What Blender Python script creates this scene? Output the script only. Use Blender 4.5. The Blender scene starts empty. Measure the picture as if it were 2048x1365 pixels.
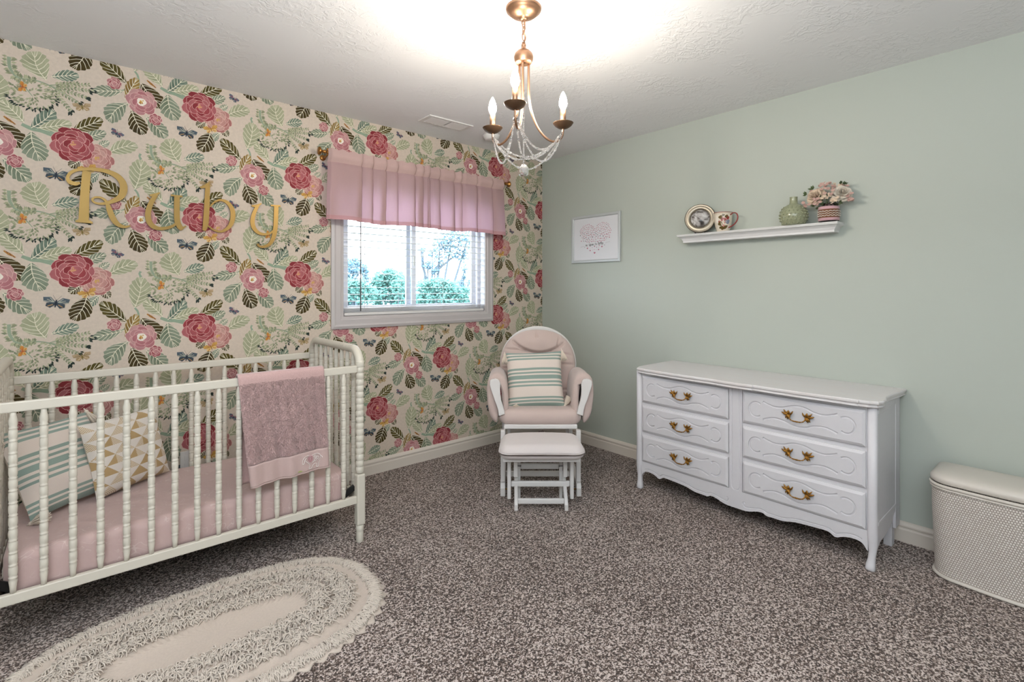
import bpy, bmesh, math, random
import numpy as np
from mathutils import Vector, Matrix
PI = math.pi
sc = bpy.context.scene
COL = sc.collection
H = 2.44                       # ceiling height
CAM = Vector((-3.18942, -3.27256, 1.29603))
TH = 0.858543                  # heading of the camera
FW = Vector((math.cos(TH), math.sin(TH), 0)); RT = Vector((math.sin(TH), -math.cos(TH), 0))

# ------------------------------------------------------------------ helpers
def lin(h):
    h = h.lstrip('#'); r = []
    for i in (0, 2, 4):
        c = int(h[i:i+2], 16)/255
        r.append(c/12.92 if c <= .04045 else ((c+.055)/1.055)**2.4)
    return tuple(r)
def rgba(h): return (*lin(h), 1.0) if isinstance(h, str) else (*h, 1.0)

class NT:
    def __init__(s, name):
        s.m = bpy.data.materials.new(name); s.m.use_nodes = True
        s.t = s.m.node_tree; s.t.nodes.clear()
        s.out = s.n('ShaderNodeOutputMaterial')
    def n(s, typ, **kw):
        nd = s.t.nodes.new(typ)
        for k, v in kw.items():
            if k.startswith('i_'):
                nd.inputs[k[2:].replace('_', ' ')].default_value = v
            else: setattr(nd, k, v)
        return nd
    def l(s, a, b): s.t.links.new(a, b)
    def surf(s, o): s.l(o, s.out.inputs['Surface'])
    def math(s, op, a, b=None, c=None):
        nd = s.n('ShaderNodeMath', operation=op)
        for i, x in enumerate((a, b, c)):
            if x is None: continue
            if hasattr(x, 'is_linked'): s.l(x, nd.inputs[i])
            else: nd.inputs[i].default_value = x
        return nd.outputs[0]
    def mix(s, f, a, b, blend='MIX'):
        nd = s.n('ShaderNodeMix', data_type='RGBA', blend_type=blend)
        for i, x in ((0, f), (6, a), (7, b)):
            if hasattr(x, 'is_linked'): s.l(x, nd.inputs[i])
            else: nd.inputs[i].default_value = x
        return nd.outputs[2]
    def ramp(s, fac, stops, interp='LINEAR'):
        nd = s.n('ShaderNodeValToRGB'); cr = nd.color_ramp; cr.interpolation = interp
        while len(cr.elements) < len(stops): cr.elements.new(.5)
        for e, (p, c) in zip(cr.elements, stops): e.position = p; e.color = rgba(c)
        s.l(fac, nd.inputs[0]); return nd.outputs[0]
    def obj(s): return s.n('ShaderNodeTexCoord').outputs['Object']
    def gen(s): return s.n('ShaderNodeTexCoord').outputs['Generated']
    def uv(s): return s.n('ShaderNodeTexCoord').outputs['UV']
    def noise(s, scale, detail=2, rough=.5, vec=None, dist=0):
        nd = s.n('ShaderNodeTexNoise'); nd.inputs['Scale'].default_value = scale
        nd.inputs['Detail'].default_value = detail; nd.inputs['Roughness'].default_value = rough
        nd.inputs['Distortion'].default_value = dist
        s.l(vec if vec is not None else s.obj(), nd.inputs['Vector']); return nd
    def bump(s, h, strength=.3, dist=.01):
        nd = s.n('ShaderNodeBump'); nd.inputs['Strength'].default_value = strength
        nd.inputs['Distance'].default_value = dist; s.l(h, nd.inputs['Height']); return nd.outputs[0]
    def pbr(s, col, rough=.5, metal=0, spec=.5, normal=None, sheen=0, coat=0):
        p = s.n('ShaderNodeBsdfPrincipled')
        if hasattr(col, 'is_linked'): s.l(col, p.inputs['Base Color'])
        else: p.inputs['Base Color'].default_value = rgba(col)
        p.inputs['Roughness'].default_value = rough; p.inputs['Metallic'].default_value = metal
        p.inputs['Specular IOR Level'].default_value = spec
        p.inputs['Sheen Weight'].default_value = sheen; p.inputs['Coat Weight'].default_value = coat
        if normal is not None: s.l(normal, p.inputs['Normal'])
        return p

def simple(name, col, rough=.5, metal=0, spec=.5, nscale=0, nstr=.1, ndist=.002, var=0, sheen=0):
    t = NT(name); c = col; nm = None
    if var or nscale:
        nz = t.noise(nscale or 40, 3)
        if var:
            a = Vector(lin(col)); c = t.mix(nz.outputs[0], (*(a*(1-var)), 1), (*(a*(1+var)), 1))
        if nscale: nm = t.bump(nz.outputs[0], nstr, ndist)
    t.surf(t.pbr(c, rough, metal, spec, nm, sheen).outputs[0]); return t.m

class MB:
    def __init__(s): s.v = []; s.f = []; s.mi = []; s.sm = []; s.uv = None
    def add(s, vs, fs, mi=0, smooth=False, uv=None):
        o = len(s.v); s.v += [tuple(p) for p in vs]
        s.f += [tuple(i+o for i in f) for f in fs]
        s.mi += [mi]*len(fs); s.sm += [smooth]*len(fs)
        if uv is not None:
            if s.uv is None: s.uv = {}
            for i, q in enumerate(uv): s.uv[o+i] = q
        return s
    def box(s, x0, x1, y0, y1, z0, z1, mi=0):
        v = [(x, y, z) for z in (z0, z1) for y in (y0, y1) for x in (x0, x1)]
        return s.add(v, [(0,2,3,1), (4,5,7,6), (0,1,5,4), (2,6,7,3), (0,4,6,2), (1,3,7,5)], mi)
    def obox(s, c, sz, M=None, mi=0):
        c = Vector(c); h = Vector(sz)/2; v = []
        for z in (-1, 1):
            for y in (-1, 1):
                for x in (-1, 1):
                    q = Vector((x*h.x, y*h.y, z*h.z)); v.append(c+(M @ q if M else q))
        return s.add(v, [(0,2,3,1), (4,5,7,6), (0,1,5,4), (2,6,7,3), (0,4,6,2), (1,3,7,5)], mi)
    def bar(s, a, b, w, d, up=(0,0,1), mi=0):
        a = Vector(a); b = Vector(b); t = (b-a).normalized(); u = Vector(up)
        x = t.cross(u)
        if x.length < 1e-4: x = t.cross(Vector((1,0,0)))
        x.normalize(); y = x.cross(t)
        v = [p+x*i*w/2+y*j*d/2 for p in (a, b) for i, j in ((-1,-1), (1,-1), (1,1), (-1,1))]
        return s.add(v, [(3,2,1,0), (4,5,6,7), (0,1,5,4), (1,2,6,5), (2,3,7,6), (3,0,4,7)], mi)
    def tube(s, path, r, n=8, closed=False, mi=0, cap=True, flat=1.0):
        P = [Vector(p) for p in path]; m = len(P); R = r if hasattr(r, '__len__') else [r]*m
        T = []
        for i in range(m):
            a = P[i-1] if (i > 0 or closed) else P[i]; b = P[(i+1) % m] if (i < m-1 or closed) else P[i]
            T.append((b-a).normalized())
        ref = Vector((0,0,1)) if abs(T[0].z) < .9 else Vector((1,0,0))
        N = (ref-T[0]*ref.dot(T[0])).normalized(); v = []
        for i in range(m):
            N = N-T[i]*N.dot(T[i])
            if N.length < 1e-6: N = T[i].orthogonal()
            N.normalize(); B = T[i].cross(N)
            for k in range(n):
                a = 2*PI*k/n; v.append(P[i]+N*math.cos(a)*R[i]*flat+B*math.sin(a)*R[i])
        f = []
        for i in range(m if closed else m-1):
            j = (i+1) % m
            for k in range(n):
                f.append((i*n+k, i*n+(k+1) % n, j*n+(k+1) % n, j*n+k))
        s.add(v, f, mi, True)
        if cap and not closed:
            o = len(s.v)-m*n
            s.f += [tuple(o+k for k in reversed(range(n))), tuple(o+(m-1)*n+k for k in range(n))]
            s.mi += [mi]*2; s.sm += [False]*2
        return s
    def lathe(s, prof, o=(0,0,0), n=16, M=None, mi=0, smooth=True, sx=1, sy=1, arc=None):
        o = Vector(o); v = []; m = len(prof)
        for r, z in prof:
            for k in range(n):
                a = 2*PI*k/n; q = Vector((r*math.cos(a)*sx, r*math.sin(a)*sy, z)); v.append(o+(M @ q if M else q))
        f = [(i*n+k, i*n+(k+1) % n, (i+1)*n+(k+1) % n, (i+1)*n+k) for i in range(m-1) for k in range(n)]
        if prof[0][0] > 1e-5: f.append(tuple(reversed(range(n))))
        if prof[-1][0] > 1e-5: f.append(tuple((m-1)*n+k for k in range(n)))
        return s.add(v, f, mi, smooth)
    def prism(s, poly, fn, d0, d1, mi=0):
        n = len(poly); v = [fn(a, b, d0) for a, b in poly]+[fn(a, b, d1) for a, b in poly]
        f = [tuple(reversed(range(n))), tuple(range(n, 2*n))]+[(i, (i+1) % n, n+(i+1) % n, n+i) for i in range(n)]
        return s.add(v, f, mi)
    def grid(s, fn, nu, nv, mi=0, smooth=True, uv=False, flip=False):
        v = []; u = []
        for j in range(nv+1):
            for i in range(nu+1):
                v.append(fn(i/nu, j/nv)); u.append((i/nu, j/nv))
        w = nu+1
        f = [(j*w+i, j*w+i+1, (j+1)*w+i+1, (j+1)*w+i) for j in range(nv) for i in range(nu)]
        if flip: f = [tuple(reversed(q)) for q in f]
        return s.add(v, f, mi, smooth, u if uv else None)
    def ball(s, c, r, n=8, m=6, sc3=(1,1,1), M=None, mi=0):
        prof = [(max(1e-6, math.sin(PI*i/m)), -math.cos(PI*i/m)) for i in range(m+1)]; c = Vector(c); v = []
        for q, z in prof:
            for k in range(n):
                a = 2*PI*k/n; p = Vector((q*math.cos(a)*r*sc3[0], q*math.sin(a)*r*sc3[1], z*r*sc3[2]))
                v.append(c+(M @ p if M else p))
        f = [(i*n+k, i*n+(k+1) % n, (i+1)*n+(k+1) % n, (i+1)*n+k) for i in range(m) for k in range(n)]
        return s.add(v, f, mi, True)
    def build(s, name, mats, parent=None, bevel=0, seg=2, sub=0, loc=None, merge=False):
        me = bpy.data.meshes.new(name); me.from_pydata(s.v, [], s.f)
        if not isinstance(mats, (list, tuple)): mats = [mats]
        for m in mats: me.materials.append(m)
        me.polygons.foreach_set('material_index', s.mi); me.polygons.foreach_set('use_smooth', s.sm)
        if s.uv:
            ul = me.uv_layers.new(name='UVMap')
            for lp in me.loops: ul.data[lp.index].uv = s.uv.get(lp.vertex_index, (0, 0))
        if merge:
            bm = bmesh.new(); bm.from_mesh(me); bmesh.ops.remove_doubles(bm, verts=bm.verts, dist=1e-5)
            bmesh.ops.recalc_face_normals(bm, faces=bm.faces); bm.to_mesh(me); bm.free()
        me.validate(); me.update()
        o = bpy.data.objects.new(name, me); COL.objects.link(o)
        if parent: o.parent = parent
        if loc: o.location = loc
        if bevel:
            b = o.modifiers.new('Bevel', 'BEVEL'); b.width = bevel; b.segments = seg; b.limit_method = 'ANGLE'
            b.angle_limit = math.radians(35); b.harden_normals = False
        if sub:
            q = o.modifiers.new('Sub', 'SUBSURF'); q.levels = sub; q.render_levels = sub
        return o

def tag(o, label, cat=None, group=None, kind=None):
    o['label'] = label
    if cat: o['category'] = cat
    if group: o['group'] = group
    if kind: o['kind'] = kind
    return o
def thing(name, label, cat, loc=(0,0,0), rz=0, group=None):
    o = bpy.data.objects.new(name, None); COL.objects.link(o); o.empty_display_size = .05
    o.location = loc; o.rotation_euler = (0, 0, rz)
    return tag(o, label, cat, group)
def dup(src, parent, loc=None):
    c = src.copy(); COL.objects.link(c); c.parent = parent
    if loc is not None: c.location = loc
    return c
def smooth(pts, n=6, closed=False):
    P = [Vector(p) if len(p) == 3 else Vector((*p, 0)) for p in pts]; m = len(P); out = []
    for i in range(m if closed else m-1):
        p1, p2 = P[i], P[(i+1) % m]
        p0 = P[i-1] if (i > 0 or closed) else p1*2-p2
        p3 = P[(i+2) % m] if (i < m-2 or closed) else p2*2-p1
        for k in range(n):
            t = k/n
            out.append(.5*((2*p1)+(p2-p0)*t+(2*p0-5*p1+4*p2-p3)*t*t+(3*p1-p0-3*p2+p3)*t**3))
    if not closed: out.append(P[-1])
    return out
def rect_curve(pts, n=6): return [(p.x, p.y) for p in smooth(pts, n)]
# ------------------------------------------------------------------ materials
M = {}
def mk_carpet():
    t = NT('carpet'); v = t.obj()
    n1 = t.noise(185, 2, .6, v); n2 = t.noise(80, 2, .5, v); n3 = t.noise(2.2, 2, .5, v)
    vo = t.n('ShaderNodeTexVoronoi', feature='F1'); vo.inputs['Scale'].default_value = 175; t.l(v, vo.inputs['Vector'])
    sep = t.n('ShaderNodeSeparateColor'); t.l(vo.outputs['Color'], sep.inputs[0])
    f = t.math('ADD', t.math('MULTIPLY', n1.outputs[0], .75), t.math('MULTIPLY', sep.outputs[0], .35))
    f = t.math('ADD', f, t.math('MULTIPLY', t.math('SUBTRACT', n2.outputs[0], .5), .5))
    f = t.math('ADD', f, t.math('MULTIPLY', t.math('SUBTRACT', n3.outputs[0], .5), .12))
    c = t.ramp(f, [(.42, '#31231b'), (.51, '#5e4a3f'), (.59, '#958379'), (.69, '#dccec7')])
    nm = t.bump(f, 1.0, .012)
    t.surf(t.pbr(c, .95, 0, .1, nm, .15).outputs[0]); return t.m
def mk_ceiling():
    t = NT('ceiling_plaster'); v = t.obj()
    n1 = t.noise(26, 4, .62, v, .9); n2 = t.noise(3.2, 2, .5, v)
    h = t.math('MULTIPLY', t.ramp(n1.outputs[0], [(.47, (0,0,0)), (.58, (1,1,1))]), t.ramp(n2.outputs[0], [(.42, (0,0,0)), (.6, (1,1,1))]))
    t.surf(t.pbr('#eeeeef', .75, 0, .35, t.bump(h, .38, .005)).outputs[0]); return t.m
def mk_print():
    t = NT('wallpaper_print'); a = t.n('ShaderNodeAttribute', attribute_name='print')
    nz = t.noise(70, 3, .6)
    c = t.mix(.22, a.outputs['Color'], t.ramp(nz.outputs[0], [(.3, (.45,.45,.45)), (.7, (1,1,1))]), 'MULTIPLY')
    t.surf(t.pbr(c, .7, 0, .25).outputs[0]); return t.m
M['carpet'] = mk_carpet(); M['ceiling'] = mk_ceiling(); M['print'] = mk_print()
M['green'] = simple('sage_wall_paint', '#b3b9b0', .55, 0, .4, 220, .12, .0015)
M['back'] = simple('offwhite_wall_paint', '#d4d8d6', .6, 0, .3, 200, .1, .001)
M['trim'] = simple('cream_trim_paint', '#d8cfc4', .4, 0, .4, 60, .02, .001)
M['casing'] = simple('white_trim_paint', '#bfb9b9', .35, 0, .45, 60, .02, .001)
M['vinyl'] = simple('white_vinyl', '#e6e6ee', .35, 0, .4, 50, .01, .001)
M['crib'] = simple('cream_crib_paint', '#d0cabd', .38, 0, .45, 30, .04, .001, .02)
M['dresser'] = simple('white_dresser_paint', '#d3d1d5', .4, 0, .4, 45, .04, .001, .02)
def mk_topwood():
    t = NT('white_dresser_top_paint'); v = t.obj()
    mp = t.n('ShaderNodeMapping'); mp.inputs['Scale'].default_value = (60, 2.5, 10); t.l(v, mp.inputs['Vector'])
    nz = t.noise(1.4, 4, .6, mp.outputs[0])
    c = t.ramp(nz.outputs[0], [(.35, '#d9d3d2'), (.6, '#dcdadb'), (.75, '#d8ccc8')])
    t.surf(t.pbr(c, .38, 0, .45, t.bump(nz.outputs[0], .05, .001)).outputs[0]); return t.m
M['dresser_top'] = mk_topwood()
M['chairwood'] = simple('white_chair_paint', '#dedbd9', .38, 0, .45, 40, .03, .001)
M['black'] = simple('black_metal', '#151414', .45, 0, .4, 80, .05, .001)
M['dark'] = simple('duct_shade_black', '#0c0b0a', .9, 0, .1, 30, .05, .001)
M['gold'] = simple('brushed_gold', '#7b643a', .38, .9, .5, 300, .05, .0005, .08)
M['bronze'] = simple('champagne_bronze', '#a07d64', .40, .95, .5, 120, .04, .0005, .05)
M['bronze_dark'] = simple('aged_bronze', '#6f5744', .45, .9, .5, 90, .06, .0005, .15)
M['rod'] = simple('brass_rod_metal', '#a57640', .28, .95, .5, 100, .03, .0005, .05)
M['brass'] = simple('antique_brass', '#8f662c', .38, .9, .5, 160, .15, .001, .5)
M['pewter'] = simple('pewter_metal', '#928a7c', .36, .9, .5, 120, .03, .0005, .05)
M['steel'] = simple('steel_bolt', '#8a8a8a', .35, .9, .5, 90, .03, .0005)
def fabric(name, col, scale=500, var=.06, sheen=.3, lumps=.25):
    t = NT(name); v = t.obj(); n1 = t.noise(scale, 2, .6, v); n2 = t.noise(14, 3, .5, v)
    a = Vector(lin(col)); c = t.mix(n1.outputs[0], (*(a*(1-var)), 1), (*(a*(1+var)), 1))
    h = t.math('ADD', t.math('MULTIPLY', n1.outputs[0], .15), t.math('MULTIPLY', n2.outputs[0], lumps))
    t.surf(t.pbr(c, .85, 0, .15, t.bump(h, .35, .008), sheen).outputs[0]); return t.m
M['blush'] = fabric('blush_cushion_fabric', '#c1aea7', 450, .06)
M['ottoman'] = fabric('pale_cushion_fabric', '#d9d0ce', 450, .05, .3, .15)
M['tassel'] = fabric('cream_tassel_yarn', '#dccfbf', 700, .12)
M['satin'] = fabric('pink_satin', '#b59d98', 300, .04, .2, .3); M['satin'].node_tree.nodes['Principled BSDF'].inputs['Roughness'].default_value = .42
M['plush'] = fabric('pink_plush', '#b99a97', 240, .18, .6, .6)
M['thread_white'] = fabric('white_thread', '#e9e2df', 900, .1); M['thread_pink'] = fabric('pink_thread', '#b27c83', 900, .1); M['thread_green'] = fabric('green_thread', '#9aa35e', 900, .1)
def mk_sheet():
    t = NT('pink_crib_sheet'); v = t.obj()
    wv = t.noise(16, 1, .4, v, 1.6)
    ln = t.math('LESS_THAN', t.math('ABSOLUTE', t.math('SUBTRACT', wv.outputs[0], .5)), .012)
    brk = t.ramp(t.noise(9, 2, .5, v).outputs[0], [(.45, (0,0,0)), (.55, (1,1,1))])
    f = t.math('MULTIPLY', t.math('MULTIPLY', ln, brk), .55)
    c = t.mix(f, rgba('#bfa5a0'), rgba('#d6c6c1')); n2 = t.noise(9, 3, .5, v)
    t.surf(t.pbr(c, .8, 0, .2, t.bump(n2.outputs[0], .35, .02), .2).outputs[0]); return t.m
M['sheet'] = mk_sheet()
def mk_sheer(name, trans, col='#bfa39e'):
    t = NT(name); v = t.obj()
    mp = t.n('ShaderNodeMapping'); mp.inputs['Scale'].default_value = (60, 60, 700); t.l(v, mp.inputs['Vector'])
    n1 = t.noise(1, 2, .6, mp.outputs[0]); n2 = t.noise(420, 2, .5, v)
    f = t.math('MULTIPLY', t.math('ADD', n1.outputs[0], n2.outputs[0]), .5)
    a = Vector(lin(col)); c = t.mix(f, (*(a*.9), 1), (*(a*1.1), 1))
    d = t.n('ShaderNodeBsdfDiffuse'); t.l(c, d.inputs[0]); tr = t.n('ShaderNodeBsdfTranslucent'); tr.inputs[0].default_value = rgba('#d3a8c4')
    mx = t.n('ShaderNodeMixShader'); mx.inputs[0].default_value = trans
    t.l(d.outputs[0], mx.inputs[1]); t.l(tr.outputs[0], mx.inputs[2]); t.surf(mx.outputs[0]); return t.m
M['valance'] = mk_sheer('pink_sheer_cotton', .36); M['valance_hem'] = mk_sheer('pink_doubled_cotton', .12, '#b98e8e'); M['valance_head'] = mk_sheer('pink_header_cotton', .06)
def mk_glasspane():
    t = NT('window_glass'); a = t.n('ShaderNodeBsdfTransparent'); a.inputs[0].default_value = (.96, .98, 1, 1)
    g = t.n('ShaderNodeBsdfGlossy'); g.inputs['Roughness'].default_value = .02
    mx = t.n('ShaderNodeMixShader'); mx.inputs[0].default_value = .05
    t.l(a.outputs[0], mx.inputs[1]); t.l(g.outputs[0], mx.inputs[2]); t.surf(mx.outputs[0]); return t.m
M['pane'] = mk_glasspane()
def mk_crystal():
    t = NT('crystal'); g = t.n('ShaderNodeBsdfGlass'); g.inputs['IOR'].default_value = 1.5; g.inputs['Roughness'].default_value = .02
    d = t.n('ShaderNodeBsdfDiffuse'); d.inputs[0].default_value = (.9, .86, .84, 1)
    mx = t.n('ShaderNodeMixShader'); mx.inputs[0].default_value = .12; t.l(g.outputs[0], mx.inputs[1]); t.l(d.outputs[0], mx.inputs[2])
    t.surf(mx.outputs[0]); return t.m
M['crystal'] = mk_crystal()
def mk_glass():
    t = NT('clear_glass'); g = t.n('ShaderNodeBsdfGlass'); g.inputs['IOR'].default_value = 1.47; t.surf(g.outputs[0]); return t.m
M['glass'] = mk_glass()
def mk_bulb():
    t = NT('lit_bulb'); e = t.n('ShaderNodeEmission'); e.inputs[0].default_value = (1, .90, .77, 1); e.inputs[1].default_value = BULB
    t.surf(e.outputs[0]); return t.m
BULB = 540.0
M['bulb'] = mk_bulb()
def mk_stripes():
    t = NT('green_striped_cotton'); u = t.n('ShaderNodeSeparateXYZ'); t.l(t.uv(), u.inputs[0])
    W = '#ddd0c6'; G = '#8a9b92'
    st = [(0, G), (.05, W), (.075, G), (.11, W), (.14, G), (.175, W), (.33, G), (.37, W), (.40, G), (.43, W), (.46, G), (.53, W), (.56, G), (.595, W), (.625, G), (.66, W), (.835, G), (.865, W), (.89, G), (.925, W), (.945, G)]
    st = [(1-p, c) for p, c in st]; r = []
    for i, (p, c) in enumerate(st): r.append((st[i+1][0] if i+1 < len(st) else 0, c))
    r.sort(key=lambda x: x[0])
    hb = t.n('ShaderNodeTexWave', wave_type='BANDS', bands_direction='DIAGONAL'); hb.inputs['Scale'].default_value = 40; t.l(t.uv(), hb.inputs['Vector'])
    c = t.ramp(u.outputs[1], r, 'CONSTANT')
    c = t.mix(.22, c, t.ramp(hb.outputs[0], [(.35, (.6,.6,.6)), (.65, (1,1,1))]), 'MULTIPLY')
    n2 = t.noise(12, 3); n1 = t.noise(600, 2)
    t.surf(t.pbr(c, .88, 0, .1, t.bump(t.math('ADD', n2.outputs[0], t.math('MULTIPLY', n1.outputs[0], .3)), .3, .008), .2).outputs[0]); return t.m
M['stripes'] = mk_stripes()
def mk_triangles():
    t = NT('gold_triangle_cotton'); N = 8.0
    mp = t.n('ShaderNodeMapping'); mp.inputs['Scale'].default_value = (N, N, 1); t.l(t.uv(), mp.inputs['Vector'])
    s = t.n('ShaderNodeSeparateXYZ'); t.l(mp.outputs[0], s.inputs[0])
    fu = t.math('FRACT', s.outputs[0]); fv = t.math('FRACT', s.outputs[1])
    cu = t.math('FLOOR', s.outputs[0]); cv = t.math('FLOOR', s.outputs[1])
    par = t.math('MODULO', t.math('ADD', cu, cv), 2.0)
    fu2 = t.math('ADD', t.math('MULTIPLY', par, t.math('SUBTRACT', 1.0, fu)), t.math('MULTIPLY', t.math('SUBTRACT', 1.0, par), fu))
    tri = t.math('GREATER_THAN', fu2, fv)
    cb = t.n('ShaderNodeCombineXYZ'); t.l(cu, cb.inputs[0]); t.l(cv, cb.inputs[1])
    wn = t.n('ShaderNodeTexWhiteNoise', noise_dimensions='3D'); t.l(cb.outputs[0], wn.inputs['Vector'])
    ck = t.n('ShaderNodeTexChecker'); ck.inputs['Scale'].default_value = 90; t.l(t.uv(), ck.inputs['Vector'])
    hat = t.math('MULTIPLY', t.math('GREATER_THAN', wn.outputs[0], .55), ck.outputs['Fac'])
    g = t.mix(hat, rgba('#a98f66'), rgba('#dcd2c4'))
    c = t.mix(tri, rgba('#d9d2ca'), g); n2 = t.noise(12, 3)
    t.surf(t.pbr(c, .8, 0, .2, t.bump(n2.outputs[0], .3, .008), .2).outputs[0]); return t.m
M['triangles'] = mk_triangles()
M['gusset'] = fabric('cream_pillow_back', '#d8cbb9', 500, .06)
def mk_weave():
    t = NT('white_wicker'); v = t.uv()
    br = t.n('ShaderNodeTexBrick', offset=.5, squash=1.0)
    br.inputs['Scale'].default_value = 1.0; br.inputs['Mortar Size'].default_value = .0016; br.inputs['Mortar Smooth'].default_value = .6
    br.inputs['Brick Width'].default_value = .0092; br.inputs['Row Height'].default_value = .0098
    br.inputs['Color1'].default_value = rgba('#efe9e3'); br.inputs['Color2'].default_value = rgba('#e4dcd5'); br.inputs['Mortar'].default_value = rgba('#9f9388')
    t.l(v, br.inputs['Vector'])
    t.surf(t.pbr(br.outputs['Color'], .55, 0, .35, t.bump(t.math('SUBTRACT', 1.0, br.outputs['Fac']), .9, .004)).outputs[0]); return t.m
M['weave'] = mk_weave(); M['lid'] = simple('cream_vinyl', '#cdc6bd', .35, 0, .45, 25, .04, .002)
M['rug'] = fabric('oat_cotton_rug', '#c4b6aa', 160, .12, .2, .5); M['tuft'] = fabric('oat_chenille', '#cfc3b7', 300, .1, .2, .1)
M['white'] = simple('white_paint', '#dfdede', .4, 0, .4, 60, .02, .001); M['plastic'] = simple('white_plastic', '#e0dedc', .35, 0, .5, 60, .01, .001)
M['artframe'] = simple('silver_white_frame', '#b9bdbd', .4, .1, .5, 80, .02, .001); M['paper'] = simple('white_paper', '#dfe0e4', .7, 0, .2, 80, .02, .0005)
M['pinkink'] = simple('pink_ink', '#b87488', .7, 0, .2, 90, .02, .0003, .15); M['pinkpale'] = simple('pale_pink_ink', '#cd9cac', .7, 0, .2, 90, .02, .0003, .1); M['greyink'] = simple('grey_ink', '#8b7382', .7, 0, .2, 90, .02, .0003, .1); M['ink'] = simple('black_ink', '#2a2a2c', .7, 0, .2, 90, .02, .0003)
def mk_photo():
    t = NT('black_and_white_photo'); nz = t.noise(17, 3, .5, None, 1.2)
    c = t.ramp(nz.outputs[0], [(.3, '#26211f'), (.42, '#6d6765'), (.5, '#b9b5b3'), (.62, '#e2e1e0')])
    t.surf(t.pbr(c, .25, 0, .5).outputs[0]); return t.m
M['photo'] = mk_photo()
M['ceramic'] = simple('cream_ceramic', '#ddd2c0', .15, 0, .6, 20, .01, .001, .03); M['cer_red'] = simple('red_glaze', '#8d3b38', .2, 0, .6, 30, .02, .001, .1); M['cer_pink'] = simple('pink_glaze', '#c98a80', .2, 0, .6, 200, .02, .001, .25); M['cer_green'] = simple('olive_glaze', '#5d4a20', .2, 0, .6, 200, .02, .001, .3); M['cer_blue'] = simple('grey_blue_glaze', '#7d8494', .2, 0, .6, 200, .02, .001, .2)
M['sageglaze'] = simple('sage_glaze', '#8f9377', .14, 0, .6, 25, .02, .001, .08)
M['petal_peach'] = fabric('peach_silk', '#d9c3ac', 300, .1, .2, .1); M['petal_cream'] = fabric('cream_silk', '#d9cfc0', 300, .1, .2, .1); M['petal_pink'] = fabric('pink_silk', '#bf9c92', 300, .15, .2, .1); M['leafsilk'] = fabric('green_silk', '#4d5a3c', 300, .2, .1, .1); M['ribbon'] = fabric('pink_ribbon', '#c9a0a6', 500, .05); M['burlap'] = fabric('brown_burlap', '#7a5540', 500, .2); M['lace'] = fabric('cream_lace', '#d9cfc4', 500, .2)
M['foliage'] = simple('tree_leaves', '#6a9d95', .7, 0, .2, 3, .05, .01, .3); M['foliage2'] = simple('grey_green_leaves', '#7496a8', .7, 0, .2, 3, .05, .01, .3); M['bark'] = simple('tree_bark', '#5a6670', .8, 0, .2, 8, .3, .02, .2); M['shingle'] = simple('roof_shingles', '#8a92a0', .8, 0, .2, 20, .2, .02, .1); M['siding'] = simple('house_siding', '#70828f', .7, 0, .2, 20, .05, .01, .05); M['lawn'] = simple('grass', '#2f5044', .9, 0, .1, 4, .2, .02, .2)
# ------------------------------------------------------------------ the room
XL, YN = -4.75, -4.5                              # far left wall, near wall behind the camera
def struct(o, label, cat): return tag(o, label, cat, None, 'structure')
b = MB(); b.add([(XL, YN, 0), (0, YN, 0), (0, 0, 0), (XL, 0, 0)], [(0, 1, 2, 3)])
struct(b.build('floor', M['carpet']), 'speckled brown and grey carpeted floor', 'floor')
b = MB(); b.add([(XL, YN, H), (0, YN, H), (0, 0, H), (XL, 0, H)], [(3, 2, 1, 0)])
struct(b.build('ceiling', M['ceiling']), 'white ceiling with knock-down plaster texture', 'ceiling')
b = MB(); b.add([(0, YN, 0), (0, 0, 0), (0, 0, H), (0, YN, H)], [(3, 2, 1, 0)])
struct(b.build('wall_right', M['green']), 'plain sage green wall behind the dresser', 'wall')
b = MB(); b.add([(XL, YN, 0), (XL, 0, 0), (XL, 0, H), (XL, YN, H)], [(0, 1, 2, 3)])
struct(b.build('wall_side', M['back']), 'plain painted wall beyond the crib', 'wall')
b = MB(); b.add([(XL, YN, 0), (0, YN, 0), (0, YN, H), (XL, YN, H)], [(3, 2, 1, 0)])
struct(b.build('wall_near', M['back']), 'plain painted wall opposite the window', 'wall')
# window opening in the wallpapered wall
WX0, WX1, WZ0, WZ1 = -1.852, -.653, 1.10, 2.04

# ---- wallpaper: one printed repeat (0.5345 x 0.619 m, half drop) drawn as flat ink shapes on the wall
PX, PZ, RX, RZ = .5345, .619, -3.2125, 1.381
PV, PF, PC = [], [], []                             # (x, z, layer), faces, colours
rng = random.Random(7)
def ink(pts, layer, col, cols=None, faces=None):
    o = len(PV)
    PV.extend((a, b, layer) for a, b in pts)
    PC.extend(cols if cols else [col]*len(pts))
    if faces: PF.extend(tuple(i+o for i in f) for f in faces)
    else: PF.append(tuple(range(o, o+len(pts))))
def shade(c, k): return tuple(max(0, min(1, x*k)) for x in c)
def mixc(a, b, t): return tuple(x*(1-t)+y*t for x, y in zip(a, b))
def ribbon2(path, ws, layer, col):
    n = len(path); Lf, Rt = [], []
    for i, (x, y) in enumerate(path):
        a = path[max(0, i-1)]; c = path[min(n-1, i+1)]; dx, dy = c[0]-a[0], c[1]-a[1]; l = math.hypot(dx, dy) or 1
        w = ws[i] if hasattr(ws, '__len__') else ws
        Lf.append((x-dy/l*w/2, y+dx/l*w/2)); Rt.append((x+dy/l*w/2, y-dx/l*w/2))
    ink(Lf+Rt, layer, col, None, [(i+1, i, n+i, n+i+1) for i in range(n-1)])
CREAM = lin('#e2dcc6')
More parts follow.
